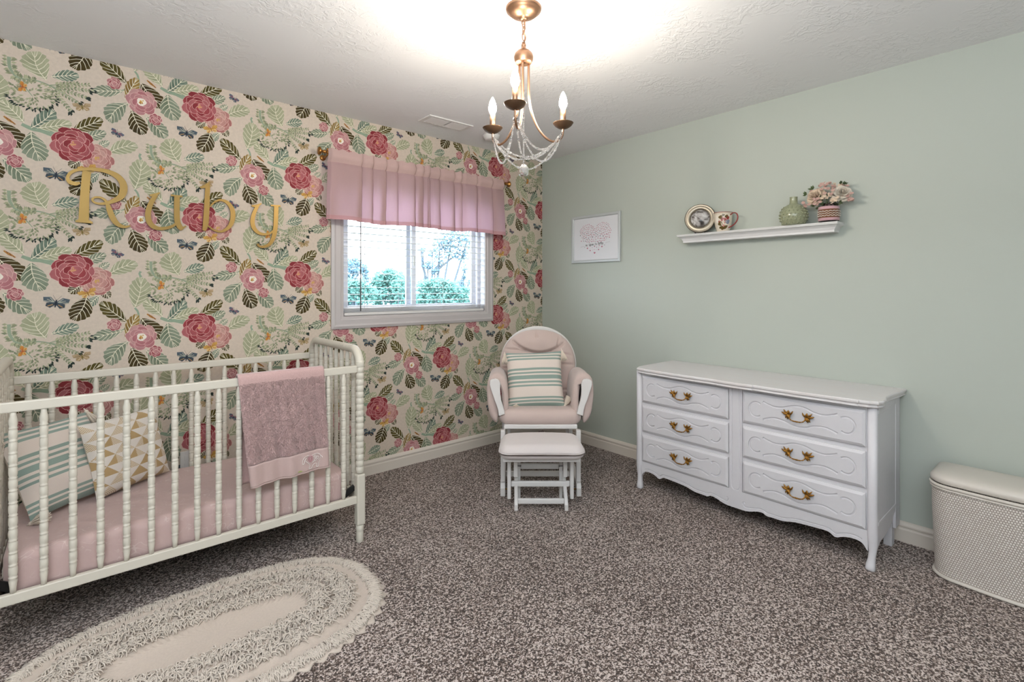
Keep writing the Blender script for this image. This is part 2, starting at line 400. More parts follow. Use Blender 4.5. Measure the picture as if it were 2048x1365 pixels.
PAL = dict(OD=(lin('#594e1e'), lin('#383010')), DB=(lin('#4a3d18'), lin('#2a1d0c')), GR=(lin('#8a9380'), lin('#626d58')), LG=(lin('#aeae91'), lin('#929679')), TL=(lin('#7d8c7c'), lin('#4d6156')), GB=(lin('#9a7d42'), lin('#6e5428')))
def leaf(kind, a, b, W, layer):
    ax = Vector(b)-Vector(a); Ln = ax.length; t_ = ax/Ln; nrm = Vector((-t_.y, t_.x)); bend = rng.uniform(-.18, .18)*W
    c0, c1 = PAL[kind]; n = 14
    C = [Vector(a)+ax*(i/n)+nrm*bend*math.sin(PI*i/n)*1.2 for i in range(n+1)]
    peak = rng.uniform(1.05, 1.3)
    def wd(t): return W*.54*max(0, math.sin(PI*min(1, t)**peak))**.75
    for sgn in (1, -1):
        E = []
        for i in range(n+1):
            t = i/n; w = wd(t)
            if i > n*.5 and i < n: w *= 1.10 if i % 2 else .92
            E.append(C[i]+nrm*sgn*w+t_*W*.10*t*(1 if i < n else 0))
        k = 1
        for i in range(n):
            if i % 2 == 0: k = rng.random()
            q = mixc(c0, c1, min(1, max(0, k*.75+.35*(1-i/n)))); q2 = mixc(c0, c1, min(1, k*.5))
            pts = [C[i], C[i+1], E[i+1], E[i]]
            if sgn < 0: pts.reverse(); cs = [q2, q2, q, q]
            else: cs = [q, q, q2, q2]
            ink([tuple(p) for p in pts], layer, None, cs)
        for i in range(1, n-1, 2):
            w = wd(i/n)
            e = E[min(n, i+3)] if i+3 < n else C[n]*.5+E[n-1]*.5
            m = C[i]*.5+e*.5-t_*W*.05
            ribbon2([tuple(C[i]), tuple(m), tuple(e)], [.0028, .0025, .0016], layer+.5, CREAM)
    ribbon2([tuple(p) for p in C], [.0038-.0020*i/n for i in range(n+1)], layer+.6, CREAM)
def blob(c, r, n, wob, ph=0, sx=1, sy=1):
    return [(c[0]+r*sx*(1+wob*math.sin(3*a+ph)+wob*.7*math.sin(5*a+2*ph))*math.cos(a), c[1]+r*sy*(1+wob*math.sin(3*a+ph)+wob*.7*math.sin(5*a+2*ph))*math.sin(a)) for a in [2*PI*k/n for k in range(n)]]
def rose(c, R, cols, line, layer, rings=((.66, 9, .40), (.50, 8, .36), (.34, 6, .31), (.17, 4, .25)), heart=None):
    lay = layer
    ink(blob(c, R*.86, 18, .03), lay, cols[0])
    for ri, (rad, cnt, pr) in enumerate(rings):
        for k in range(cnt):
            a = 2*PI*(k+.37*ri)/cnt+rng.uniform(-.15, .15)
            p = (c[0]+R*rad*math.cos(a), c[1]+R*rad*math.sin(a)); ph = rng.uniform(0, 6)
            lay += .045
            rr = R*pr*rng.uniform(.9, 1.1)
            ink(blob(p, rr*1.0+.0016, 12, .06, ph), lay, line)
            q = cols[rng.randrange(len(cols))]
            ink(blob(p, rr, 12, .06, ph), lay+.02, None, [mixc(q, shade(q, .72), .5+.5*math.cos(2*PI*i/12-a)) for i in range(12)])
    if heart:
        for k in range(9):
            a = rng.uniform(0, 6.28); d = rng.uniform(0, .16)*R
            lay += .02; ink(blob((c[0]+d*math.cos(a), c[1]+d*math.sin(a)), R*.055, 6, .1), lay, heart)
    return lay
def camellia(c, R, layer):
    P_ = [lin('#c98f92'), lin('#bd7a80'), lin('#d3a19f')]
    lay = rose(c, R, P_, lin('#dcb3ad'), layer, ((.66, 8, .42), (.48, 6, .40), (.30, 5, .34)))
    lay += .06; ink(blob(c, R*.33, 14, .07, 1), lay, lin('#f0e8dc'))
    for k in range(14):
        a = rng.uniform(0, 6.28); d = rng.uniform(0, .17)*R; lay += .01
        ink(blob((c[0]+d*math.cos(a), c[1]+d*math.sin(a)), R*.06, 6, .1), lay, lin(rng.choice(['#b98a45', '#a06f3a', '#d0a85e'])))
LC_N = [0]
def leaflet(p, a, L, W, layer, col):
    LC_N[0] += 1; layer += .03*LC_N[0]
    d = Vector((math.cos(a), math.sin(a))); n_ = Vector((-d.y, d.x)); p = Vector(p); q = shade(col, .78)
    ink([tuple(p), tuple(p+d*L*.45-n_*W*.5), tuple(p+d*L), tuple(p+d*L*.45+n_*W*.5)], layer, None, [col, col, q, q])
def draw_repeat():
    SG = lin('#8ea08a')
    ribbon2(rect_curve([(-.181, .061), (-.147, .047), (-.112, .045), (-.049, .026)], 4), [.014+.001*i for i in range(13)], 0, SG)
    ribbon2(rect_curve([(-.292, .119), (-.279, .098), (-.275, .065), (-.274, .0)], 4), .009, 0, SG)
    ribbon2([(.138, .277), (.203, .322)], .006, 0, SG)
    ribbon2([(.269, -.03), (.262, -.012), (.268, .0)], [.012, .009, .012], 0, SG)
    for i, (k, a, b_, w) in enumerate(LEAVES): leaf(k, a, b_, w, 1+(i % 4)*.75+.03*i)
    # seed spray
    F0 = rect_curve([(-.223, .364), (-.221, .32), (-.206, .287), (-.185, .274), (-.147, .278), (-.103, .273), (-.044, .249), (.012, .219)], 5)
    ribbon2(F0, [.013-.010*i/len(F0) for i in range(len(F0))], 2, lin('#93a089'))
    F1 = rect_curve([(-.204, .275), (-.189, .253), (-.168, .234), (-.144, .2)], 4); ribbon2(F1, [.009-.0005*i for i in range(len(F1))], 2, lin('#93a089'))
    LC = [lin('#a5a787'), lin('#b5b594'), lin('#93977a'), lin('#848c70')]
    for i, (x, z) in enumerate(F0[:22]):
        for sg in (1, -1):
            a = PI/2*(1 if sg > 0 else -1)+rng.uniform(-.5, .5) if i > 10 else (0 if sg > 0 else PI)+rng.uniform(-.3, .7)
            leaflet((x+.005*sg, z), a, rng.uniform(.018, .026), .011, 2.3, rng.choice(LC))
    c = (-.147, .209)
    for k in range(135):
        a = rng.uniform(0, 2*PI); d = math.sqrt(rng.random()); x = c[0]+.082*d*math.cos(a); z = c[1]+.062*d*math.sin(a)
        leaflet((x, z), a+rng.uniform(-.4, .4)-.3, rng.uniform(.013, .019), .0088, 2.4+.002*k, rng.choice(LC))
        if k % 3 == 0: ribbon2([(x, z), (x+.018*math.cos(a-.3), z+.018*math.sin(a-.3))], .0010, 2.5+.03*LC_N[0], lin('#8a9879'))
    for k in range(34):
        a = -2.75+3.1*k/33; x = c[0]+.084*math.cos(a)*rng.uniform(.92, 1.08); z = c[1]+.064*math.sin(a)*rng.uniform(.92, 1.1)
        leaflet((x, z), a-.5+rng.uniform(-.5, .5), rng.uniform(.014, .022), .008, 3.0, lin('#2e3a33'))
    for (x1, z1) in ((.069, .28), (.055, .241), (.019, .207), (-.007, .161), (.055, .307), (.012, .303)):
        x0, z0 = -.089, .268; ribbon2([(x0, z0), (x1, z1)], .002, 2.2+.04*len(PF) % .7, lin('#8a987c')); L_ = math.hypot(x1-x0, z1-z0); a0 = math.atan2(z1-z0, x1-x0)
        m = int(L_/.0128)
        for i in range(2, m+1):
            t = i/m
            for sg in (1, -1): leaflet((x0+(x1-x0)*t, z0+(z1-z0)*t), a0+sg*.75, .0185*(1.1-.3*t), .0085, 2.5, rng.choice(LC))
        if z1 < .3:
            for k in range(7): leaflet((x1+rng.uniform(-.012, .008), z1+rng.uniform(-.012, .012)), a0-.5+rng.uniform(-.6, .6), .019, .009, 3.0, lin('#2c3832'))
    BC = [lin('#b06a70'), lin('#c3888a'), lin('#a85860')]
    rose((.158, -.276), .031, BC, lin('#e0bdb4'), 4, ((.55, 7, .42), (.3, 5, .36), (.08, 2, .3)))
    rose((-.203, -.115), .031, BC, lin('#e0bdb4'), 4, ((.55, 7, .42), (.3, 5, .36), (.08, 2, .3)))
    camellia((-.263, -.036), .062, 4)
    rose((.087, -.052), .068, [lin('#c68b86'), lin('#cf9a92'), lin('#ba7a76'), lin('#d7a99e')], lin('#e2bdb2'), 4, heart=lin('#c9a25a'))
    rose((0, 0), .080, [lin('#a6464d'), lin('#b05a5f'), lin('#93343b'), lin('#bb6c70')], lin('#ddb0aa'), 6.2, heart=lin('#cf9a6e'))
    def butterfly(c, s, wings, body, rot, up_=14):
        def T(p): x, z = p[0]*s, p[1]*s; return (c[0]+x*math.cos(rot)-z*math.sin(rot), c[1]+x*math.sin(rot)+z*math.cos(rot))
        for sg in (1, -1):
            up = [(0, .02), (.22*sg, .26), (.5*sg, .22), (.46*sg, .02), (.1*sg, -.06)]; lo = [(0, 0), (.34*sg, -.04), (.36*sg, -.2), (.18*sg, -.28), (.03*sg, -.12)]
            if sg > 0: up.reverse(); lo.reverse()
            ink([T(p) for p in lo], up_+7.2, wings[1]); ink([T(p) for p in up], up_+7.3, wings[0])
            for q in range(3): ribbon2([T((.06*sg, .02)), T(((.25+.1*q)*sg, .22-.09*q))], s*.025, up_+7.5, wings[2])
            ribbon2([T((.1*sg, -.1)), T((.28*sg, -.2))], s*.04, up_+7.5, wings[3])
            ribbon2([T((0, .1)), T((.16*sg, .36))], .001, up_+7.5, body)
        ribbon2([T((0, .14)), T((0, -.02)), T((0, -.24))], [s*.04, s*.09, s*.03], up_+7.7, body)
    butterfly((-.062, -.158), .098, (lin('#4b5862'), lin('#3a454e'), lin('#b8b7a5'), lin('#b08a5c')), lin('#2c3440'), -.15)
    butterfly((.169, .088), .058, (lin('#586474'), lin('#454f60'), lin('#9c4a50'), lin('#b7b3a4')), lin('#39404e'), -.5)
    butterfly((.034, .192), .072, (lin('#b39b7b'), lin('#a58c68'), lin('#84724c'), lin('#d8c5a6')), lin('#7a6a34'), .2)
    butterfly((.055, -.113), .074, (lin('#c99d52'), lin('#d9b878'), lin('#a9743c'), lin('#a05038')), lin('#9a6c34'), .35)
    butterfly((-.177, .236), .050, (lin('#c48a3e'), lin('#d0a35c'), lin('#b4522e'), lin('#b4522e')), lin('#a4402c'), 1.4)
    ribbon2([(-.240, .085), (-.222, .070), (-.200, .055)], [.006, .011, .003], 21, lin('#a8763c'))
    for k in range(3): ribbon2([(-.232+.011*k, .083-.01*k), (-.226+.011*k, .073-.01*k)], .002, 21.5, lin('#6a3a22'))
LEAVES = [('OD',(0,.071),(.112,.15),.058),('DB',(.031,-.069),(-.014,-.111),.040),('DB',(.108,-.09),(.139,-.138),.038),('DB',(.052,-.132),(.001,-.246),.079),('OD',(.21,-.263),(.104,-.158),.063),('DB',(-.265,.063),(-.16,-.043),.080),('DB',(.229,.223),(.28,.104),.074),('GB',(-.332,-.037),(-.281,.086),.050),('GR',(.035,.038),(.126,.086),.046),('GR',(.084,-.002),(.139,.041),.030),('LG',(.131,-.022),(.255,.042),.065),('GR',(-.149,.034),(-.113,-.1),.086),('TL',(-.149,.05),(-.069,.154),.062),('LG',(-.129,.054),(-.005,.105),.054),('LG',(-.172,.07),(-.254,.159),.060),('LG',(.242,-.191),(.269,-.031),.090),('GR',(.215,.255),(.139,.14),.074),('GR',(-.244,-.109),(-.154,-.203),.068),('GR',(.197,.312),(.076,.284),.052),('LG',(-.096,-.329),(-.136,-.204),.094),('TL',(-.078,-.308),(.022,-.274),.050),('TL',(.101,-.123),(.057,-.178),.036)]
draw_repeat()
def build_wall():
    pv = np.array(PV); pc = np.array(PC); nv = len(pv); nf = len(PF)
    ln = np.array([len(f) for f in PF]); fl = np.concatenate([np.array(f) for f in PF])
    allv, allf, alll, allc = [], [], [], []; off = 0
    fmid = np.add.reduceat(pv[fl], np.concatenate([[0], np.cumsum(ln)[:-1]]))/ln[:, None]
    for i in range(-3, 8):
        for j in range(-4, 4):
            X = RX+PX*i; Z = RZ+PZ*j+(PZ/2 if i % 2 else 0)
            if X < XL+.3 or X > .36 or Z < -.4 or Z > H+.4: continue
            if WX0+.3 < X < WX1-.3 and WZ0+.34 < Z < WZ1-.34: continue
            v = np.column_stack([pv[:, 0]+X, -.0001-pv[:, 2]*.00006, pv[:, 1]+Z])
            allv.append(v); allf.append(fl+off); alll.append(ln); allc.append(pc); off += nv
    g = lin('#d1c2b3')
    bx = [(XL, 0, 0), (WX0, 0, 0), (WX1, 0, 0), (0, 0, 0), (XL, 0, WZ0), (WX0, 0, WZ0), (WX1, 0, WZ0), (0, 0, WZ0), (XL, 0, WZ1), (WX0, 0, WZ1), (WX1, 0, WZ1), (0, 0, WZ1), (XL, 0, H), (WX0, 0, H), (WX1, 0, H), (0, 0, H)]
    q = [(r*4+c, r*4+c+1, r*4+c+5, r*4+c+4) for r in range(3) for c in range(3) if not (r == 1 and c == 1)]
    # ink shapes are trimmed at the ceiling, the corner and the window opening
    V = np.concatenate(allv); F = np.concatenate(allf); Ln = np.concatenate(alll); Cc = np.concatenate(allc)
    me = bpy.data.meshes.new('wall_left'); st = np.concatenate([[0], np.cumsum(Ln)[:-1]])
    me.vertices.add(len(V)); me.vertices.foreach_set('co', V.ravel())
    me.loops.add(len(F)); me.loops.foreach_set('vertex_index', F)
    me.polygons.add(len(Ln)); me.polygons.foreach_set('loop_start', st); me.polygons.foreach_set('loop_total', Ln)
    at = me.attributes.new('print', 'FLOAT_COLOR', 'POINT'); at.data.foreach_set('color', np.column_stack([Cc, np.ones(len(Cc))]).ravel())
    me.update(calc_edges=True)
    bm = bmesh.new(); bm.from_mesh(me)
    def cut(co, no, clear):
        geo = bm.verts[:]+bm.edges[:]+bm.faces[:]
        bmesh.ops.bisect_plane(bm, geom=geo, dist=1e-6, plane_co=co, plane_no=no, clear_outer=clear)
    cut((0, 0, H-.001), (0, 0, 1), True); cut((-.001, 0, 0), (1, 0, 0), True); cut((0, 0, .002), (0, 0, -1), True)
    for co, no in (((WX0, 0, 0), (1, 0, 0)), ((WX1, 0, 0), (1, 0, 0)), ((0, 0, WZ0), (0, 0, 1)), ((0, 0, WZ1), (0, 0, 1))): cut(co, no, False)
    kill = []
    for f in bm.faces:
        c = f.calc_center_median()
        if WX0 < c.x < WX1 and WZ0 < c.z < WZ1: kill.append(f)
    bmesh.ops.delete(bm, geom=kill, context='FACES')
    lay = bm.verts.layers.float_color['print']; vs = []
    for p in bx:
        x = bm.verts.new(p); x[lay] = (*g, 1); vs.append(x)
    for f in q: bm.faces.new([vs[i] for i in reversed(f)])
    bm.to_mesh(me); bm.free(); me.materials.append(M['print'])
    o = bpy.data.objects.new('wall_left', me); COL.objects.link(o)
    return o
struct(build_wall(), 'wall papered with red roses, pink flowers, leaves and butterflies', 'wall')

# ---- baseboards
BBP = [(0, 0), (.015, 0), (.015, .062), (.012, .068), (.012, .075), (.016, .079), (.016, .086), (.008, .098), (0, .102)]
b = MB(); b.prism(BBP, lambda a, z, d: (d, -a, z), XL, 0); struct(b.build('baseboard_left', M['trim']), 'cream baseboard under the floral wallpaper', 'baseboard')
b = MB(); b.prism(BBP, lambda a, z, d: (-a, d, z), YN, -.016); struct(b.build('baseboard_right', M['trim']), 'cream baseboard along the green wall', 'baseboard')

# ---- window
win = thing('window_1', 'white framed sliding window with a pink valance over it', 'window', (0, 0, 0)); win['kind'] = 'structure'
b = MB(); ox0, ox1, oz0, oz1 = -1.938, -.580, 1.020, 2.12
CP = [(0, 0), (0, -.012), (.018, -.019), (.03, -.014), (.06, -.016), (.066, -.012), (.082, -.011), (.084, 0)]   # outer to inner, depth
ring = []
for d, y in CP: ring.append([(ox0+d, y, oz0+d), (ox1-d, y, oz0+d), (ox1-d, y, oz1-d), (ox0+d, y, oz1-d)])
vs = [p for r in ring for p in r]; fs = [(i*4+k, i*4+(k+1) % 4, (i+1)*4+(k+1) % 4, (i+1)*4+k) for i in range(len(CP)-1) for k in range(4)]
b.add(vs, fs); b.build('casing', M['casing'], win)
b = MB()                                            # jamb liner of the opening
x0, x1, z0, z1 = WX0-.001, WX1+.001, WZ0-.001, WZ1+.001
b.box(x0-.02, x0, -.004, .13, z0-.02, z1+.02); b.box(x1, x1+.02, -.004, .13, z0-.02, z1+.02); b.box(x0, x1, -.004, .13, z1, z1+.02)
b.build('jamb', M['vinyl'], win, bevel=.002)
b = MB(); b.box(x0, x1, -.010, .13, z0-.022, z0+.004); b.build('sill', M['casing'], win, bevel=.004)
b = MB(); yf0, yf1 = .075, .128
b.box(x0, x0+.03, yf0, yf1, z0+.004, z1); b.box(x1-.03, x1, yf0, yf1, z0+.004, z1); b.box(x0+.03, x1-.03, yf0, yf1, z0+.004, z0+.036); b.box(x0+.03, x1-.03, yf0, yf1, z1-.03, z1)
b.build('frame', M['vinyl'], win, bevel=.003)
for nm, (a, c, y) in (('sash', (x0+.03, -1.255, .082)), ('sash', (-1.325, x1-.03, .106))):
    b = MB(); w = .036; zb, zt = z0+.036, z1-.03
    b.box(a, a+w, y, y+.02, zb, zt); b.box(c-w, c, y, y+.02, zb, zt); b.box(a+w, c-w, y, y+.02, zb, zb+.035); b.box(a+w, c-w, y, y+.02, zt-.035, zt)
    s_ = b.build(nm, M['vinyl'], win, bevel=.002)
    g = MB(); g.box(a+w-.002, c-w+.002, y+.009, y+.011, zb+.03, zt-.03); g.build('glass_pane', M['pane'], s_)
    if y < .1:
        k = MB(); k.box(-1.283, -1.268, .072, .083, 1.46, 1.53); k.build('latch', M['plastic'], s_, bevel=.003)

# ---- blind
bl = thing('window_blind', 'white horizontal slat blind hanging open inside the window', 'blind', (0, 0, 0))
bx0, bx1 = WX0+.008, WX1-.010
b = MB(); b.box(bx0, bx1, .004, .058, 1.985, 2.035); b.build('headrail', M['plastic'], bl, bevel=.003)
b = MB()
def slat(z, tilt=.0):
    for k in range(3):
        u0, u1 = k/3-.5, (k+1)/3-.5
        f = lambda u: (.030+.048*u, z+.0010*(1-4*u*u)+tilt*.048*u)
        (ya, za), (yb, zb) = f(u0), f(u1)
        b.add([(bx0, ya, za), (bx1, ya, za), (bx1, yb, zb), (bx0, yb, zb), (bx0, ya, za-.0018), (bx1, ya, za-.0018), (bx1, yb, zb-.0018), (bx0, yb, zb-.0018)], [(0,1,2,3), (7,6,5,4), (0,4,5,1), (2,6,7,3), (1,5,6,2), (3,7,4,0)])
z = 1.204
while z < 1.97: slat(z); z += .0466
for k in range(5): slat(1.132+.0065*k, 0)
b.build('slats', M['plastic'], bl)
b = MB(); b.box(bx0, bx1, .006, .054, 1.106, 1.126); b.build('bottom_rail', M['plastic'], bl, bevel=.004)
b = MB()
for x in (-1.70, -1.42, -1.06, -.78):
    for y in (.007, .053): b.tube([(x, y, 1.126), (x, y, 1.99)], .0008, 5)
    b.tube([(x+.012, .030, 1.126), (x+.012, .030, 1.99)], .0009, 5)
    b.tube(smooth([(x-.012, .004, 1.128), (x, .0, 1.14), (x+.012, .002, 1.155), (x+.03, .004, 1.165)], 3), .0012, 5)
b.build('ladder_cord', M['plastic'], bl)
b = MB(); b.tube([(-1.735, -.006, 1.135), (-1.735, -.006, 1.98)], .0042, 8); b.build('tilt_wand', M['steel'], bl)

# ---- curtain rod and valance
RZc, RYc = 2.160, -.086
rod = thing('curtain_rod', 'brass curtain rod with round end caps above the window', 'curtain rod', (0, 0, 0))
b = MB(); b.tube([(-2.005, RYc, RZc), (-.512, RYc, RZc)], .0085, 12); b.build('pole', M['rod'], rod)
for s, x in ((-1, -2.005), (1, -.512)):
    My = Matrix(((0, 0, s), (0, 1, 0), (-s, 0, 0)))
    b = MB(); b.lathe([(.0001, -.002), (.011, -.002), (.013, .004), (.009, .010), (.0095, .022), (.017, .028), (.025, .034), (.026, .041), (.022, .046), (.0001, .047)], (x, RYc, RZc), 18, My); b.build('finial', M['rod'], rod)
    xb = x-s*.014 if s < 0 else x-.02
    b = MB(); b.tube(smooth([(xb, -.006, RZc-.02), (xb, -.04, RZc-.024), (xb, -.075, RZc-.018), (xb, RYc, RZc-.009)], 4), .006, 8)
    b.lathe([(.0001, 0), (.020, 0), (.018, .006), (.008, .010), (.0001, .011)], (xb, -.0005, RZc-.02), 14, Matrix(((1,0,0),(0,0,-1),(0,1,0))))
    b.ball((xb, RYc, RZc+.018), .0085, 10, 8); b.tube([(xb, RYc, RZc-.012), (xb, RYc, RZc+.014)], .0055, 8); b.build('bracket', M['rod'], rod)
val = thing('valance', 'short pleated blush pink valance hanging over the window', 'curtain', (0, 0, 0))
# plan of the pleated cloth: runs to the right, doubling back behind itself at every knife pleat
PLT = [(.150, .030), (.205, -.016), (.270, .036), (.330, .018), (.425, .030), (.470, .040), (.505, -.018), (.565, .030), (.655, .034), (.700, .018), (.800, .030), (.905, .022)]
def plan_line(v):
    k = 1-.35*v; pts = [(0, .022)]; y = 0
    pts.append((.012, 0))
    for p, w in PLT:
        w2 = abs(w)*k/1.468
        pts += [(p-.012, -.004), (p, .0), (p-w2, .011), (p-w2+.006, .017), (p+.006, .012), (p+.022, .003)]
    pts += [(.985, 0), (1, .03)]
    return pts
def plan_at(v, n=420):
    P_ = plan_line(v); d = [0]
    for a, c in zip(P_[:-1], P_[1:]): d.append(d[-1]+math.hypot((c[0]-a[0])*1.468, c[1]-a[1]))
    out = []; j = 0
    for i in range(n+1):
        s_ = d[-1]*i/n
        while j < len(d)-2 and d[j+1] < s_: j += 1
        t = (s_-d[j])/max(1e-9, d[j+1]-d[j]); a, c = P_[j], P_[j+1]; out.append((a[0]+(c[0]-a[0])*t, a[1]+(c[1]-a[1])*t))
    return out
PLANS = {}
def valf(u, v):                                     # v 0 bottom .. 1 top
    kv = round(v, 3)
    if kv not in PLANS: PLANS[kv] = plan_at(kv)
    q, dy = PLANS[kv][int(round(u*420))]
    x = -1.990+1.458*q+(1-v)*(-.014+.022*q)
    z = 1.728+v*.452
    y = RYc-.030+dy*(1.25-.25*v)
    y += .009*math.sin(q*31+.4)*(1-v)+.006*math.sin(q*57+v*2)*(.4+.6*(1-v))-.012*(1-v)
    y -= .010*math.exp(-((v-.92)/.06)**2)-.012*math.exp(-((v-.82)/.03)**2)
    z += .005*math.sin(q*17+.5)*(1-v)+.005*math.exp(-((v-1)/.03)**2)*math.sin(q*130)
    return (x, y, z)
b = MB(); b.grid(lambda u, v: valf(u, .06+v*.76), 420, 18); b.build('panel', M['valance'], val)
b = MB(); b.grid(lambda u, v: valf(u, v*.06), 420, 3); o = b.build('hem', M['valance_hem'], val); tag(o, 'deeper pink doubled hem')
b = MB(); b.grid(lambda u, v: valf(u, .82+v*.18), 420, 8); o = b.build('rod_pocket', M['valance_head'], val)

# ---- ceiling register and smoke detector
vt = thing('ceiling_vent', 'white slotted air vent in the ceiling above the window', 'vent', (-1.262, -.341, H), 0)
b = MB(); w, d = .178, .078
b.box(-w, w, -d, -d+.022, -.008, 0); b.box(-w, w, d-.022, d, -.008, 0); b.box(-w, -w+.03, -d+.022, d-.022, -.008, 0); b.box(w-.03, w, -d+.022, d-.022, -.008, 0); b.box(-.006, .006, -d+.022, d-.022, -.008, 0)
b.build('vent_frame', M['plastic'], vt, bevel=.003)
b = MB(); b.box(-w+.02, w-.02, -d+.02, d-.02, -.0015, -.0005); b.build('duct_shade', M['dark'], vt)  # near-black sheet paints the shade behind the louvers; the ceiling has no hole
b = MB()
for k in range(12):
    for s in (-1, 1):
        x = s*(.012+.0112*k+.006); b.bar((x, -d+.022, -.006), (x, d-.022, -.006), .0022 if s < 0 else .008, .011 if s < 0 else .003, (s*.7, 0, 1))
b.build('louvers', M['plastic'], vt)
sd = thing('smoke_detector', 'round white smoke detector on the ceiling near the corner', 'smoke detector', (-.846, -.322, H))
b = MB(); b.lathe([(.0001, -.036), (.040, -.036), (.052, -.030), (.062, -.014), (.066, 0)], (0, 0, 0), 28); b.build('housing', M['plastic'], sd)
b = MB(); b.lathe([(.0001, -.039), (.012, -.039), (.014, -.035)], (.015, 0, 0), 14); b.build('test_button', M['plastic'], sd)
# ---- outlet behind the crib
ol = thing('wall_outlet', 'white electrical outlet on the wallpaper behind the crib', 'outlet', (-2.735, 0, .335))
b = MB(); b.box(-.036, .036, -.0075, -.0015, -.058, .058); b.build('cover_plate', M['plastic'], ol, bevel=.002)
b = MB()
for z in (-.022, .022): b.box(-.016, .016, -.0092, -.0076, z-.014, z+.014)
b.build('sockets', M['plastic'], ol, bevel=.0008)
# ------------------------------------------------------------------ crib
CX0, CX1, CYF, CYB = -3.428, -2.105, -.828, -.136
crib = thing('crib', 'cream painted spindle crib standing along the floral wall', 'crib', ((CX0+CX1)/2, (CYF+CYB)/2, 0))
ccx, ccy = (CX0+CX1)/2, (CYF+CYB)/2
def spindle_prof(z0, z1, r=.0114, pitch=.041, top=.062, bot=.05):
    p = [(.0001, z0), (r*.72, z0), (r*.8, z0+.02), (r*1.05, z0+bot-.006)]
    z = z0+bot
    n = max(1, int((z1-top-z)/pitch)); pt = (z1-top-z)/n
    for i in range(n):
        p += [(r*.90, z), (r*1.03, z+.0022), (r*1.05, z+.005), (r*1.03, z+.0075), (r*.88, z+.0095), (r*1.04, z+.015), (r*1.09, z+pt*.62), (r*1.05, z+pt-.003)]; z += pt
    p += [(r*.86, z), (r*1.05, z+.003), (r*1.05, z+.007), (r*.88, z+.010), (r*1.1, z+.022), (r*1.05, z+.034), (r*.78, z1-.014), (r*.72, z1), (.0001, z1)]
    return p
def post_prof(z0, z1, r=.0195, pitch=.0315):
    p = [(.0001, z0), (r*.9, z0)]; n = int((z1-z0)/pitch); pt = (z1-z0)/n
    for i in range(n):
        z = z0+i*pt; p += [(r*.90, z+.001), (r*1.0, z+.004), (r*1.05, z+pt*.5), (r*1.0, z+pt-.004), (r*.90, z+pt-.001)]
    return p+[(.0001, z1)]
def cb(o): return o
# two end panels: hooped head rails on turned posts
for ex, xs in ((CX0, -1), (CX1, 1)):
    for py in (CYF, CYB):
        b = MB(); b.lathe(post_prof(.352, .925), (ex-ccx, py-ccy, 0), 16)
        b.build('post', M['crib'], crib)
        b = MB(); b.box(ex-ccx-.022, ex-ccx+.022, py-ccy-.022, py-ccy+.022, .088, .348)
        o = b.build('leg_block', M['crib'], crib, bevel=.008, seg=2)
        b = MB(); b.lathe([(.0001, 0), (.017, 0), (.0185, .004), (.0185, .05), (.017, .055), (.0195, .06), (.0195, .088), (.0001, .088)], (ex-ccx, py-ccy, 0), 16); b.build('foot', M['crib'], crib)
    R_ = .085; yf, yb = CYF-ccy, CYB-ccy; zt = .978
    path = [(yf, .92)]+[(yf+R_*(1-math.cos(a)), zt-R_+R_*math.sin(a)) for a in [PI/2*k/8 for k in range(0, 9)]]
    path += [(yb-R_*(1-math.cos(a)), zt-R_+R_*math.sin(a)) for a in [PI/2*k/8 for k in range(8, -1, -1)]]+[(yb, .92)]
    pts = [(ex-ccx, y, z) for y, z in path]
    fine = []
    for a, c in zip(pts[:-1], pts[1:]):
        a = Vector(a); c = Vector(c); m = max(1, int((c-a).length/.004))
        fine += [a+(c-a)*k/m for k in range(m)]
    fine.append(Vector(pts[-1])); L_ = 0; rr = [.0205]
    for i in range(1, len(fine)):
        L_ += (fine[i]-fine[i-1]).length
        rr.append(.0205*(1-.10*math.exp(-((L_/.024 % 1-.5)/.10)**2)) if (xs < 0 or .16 < L_ < .78) else .0212)
    b = MB(); b.tube(fine, rr, 14); b.build('hoop_rail', M['crib'], crib)
    for k in range(1, 9):
        y = CYF+(CYB-CYF)*k/9+.004
        b = MB(); b.lathe(spindle_prof(.236, .962), (ex-ccx, y-ccy, 0), 12); b.build('end_spindle', M['crib'], crib)
    b = MB(); b.box(ex-ccx-.012, ex-ccx+.012, yf+.018, yb-.018, .198, .238); b.build('end_rail', M['crib'], crib, bevel=.003)
for py, s in ((CYF, 1), (CYB, -1)):
    for nm, z0, z1 in (('top_rail', .864, .900), ('bottom_rail', .200, .238)):
        b = MB(); b.box(CX0-ccx+.018, CX1-ccx-.018, py-ccy-.011, py-ccy+.011, z0, z1); b.build(nm, M['crib'], crib, bevel=.004)
    src = None
    for k in range(16):
        x = -2.190-.0782*k
        if src is None:
            b = MB(); b.lathe(spindle_prof(.236, .866), (0, 0, 0), 14); src = b.build('spindle', M['crib'], crib, loc=(x-ccx, py-ccy, 0))
        else: dup(src, crib, (x-ccx, py-ccy, 0))
b = MB(); b.box(CX0-ccx+.03, CX1-ccx-.05, yf+.03, yb-.03, .196, .206)
for x in (CX0-ccx+.02, CX1-ccx-.055): b.box(x, x+.02, yf+.025, yb-.025, .19, .206)
b.bar((CX1-ccx-.075, yf+.05, .228), (CX1-ccx-.012, yf+.035, .272), .012, .03); b.bar((CX0-ccx+.07, yf+.05, .228), (CX0-ccx+.012, yf+.035, .272), .012, .03)
b.build('mattress_support', M['black'], crib, bevel=.002)

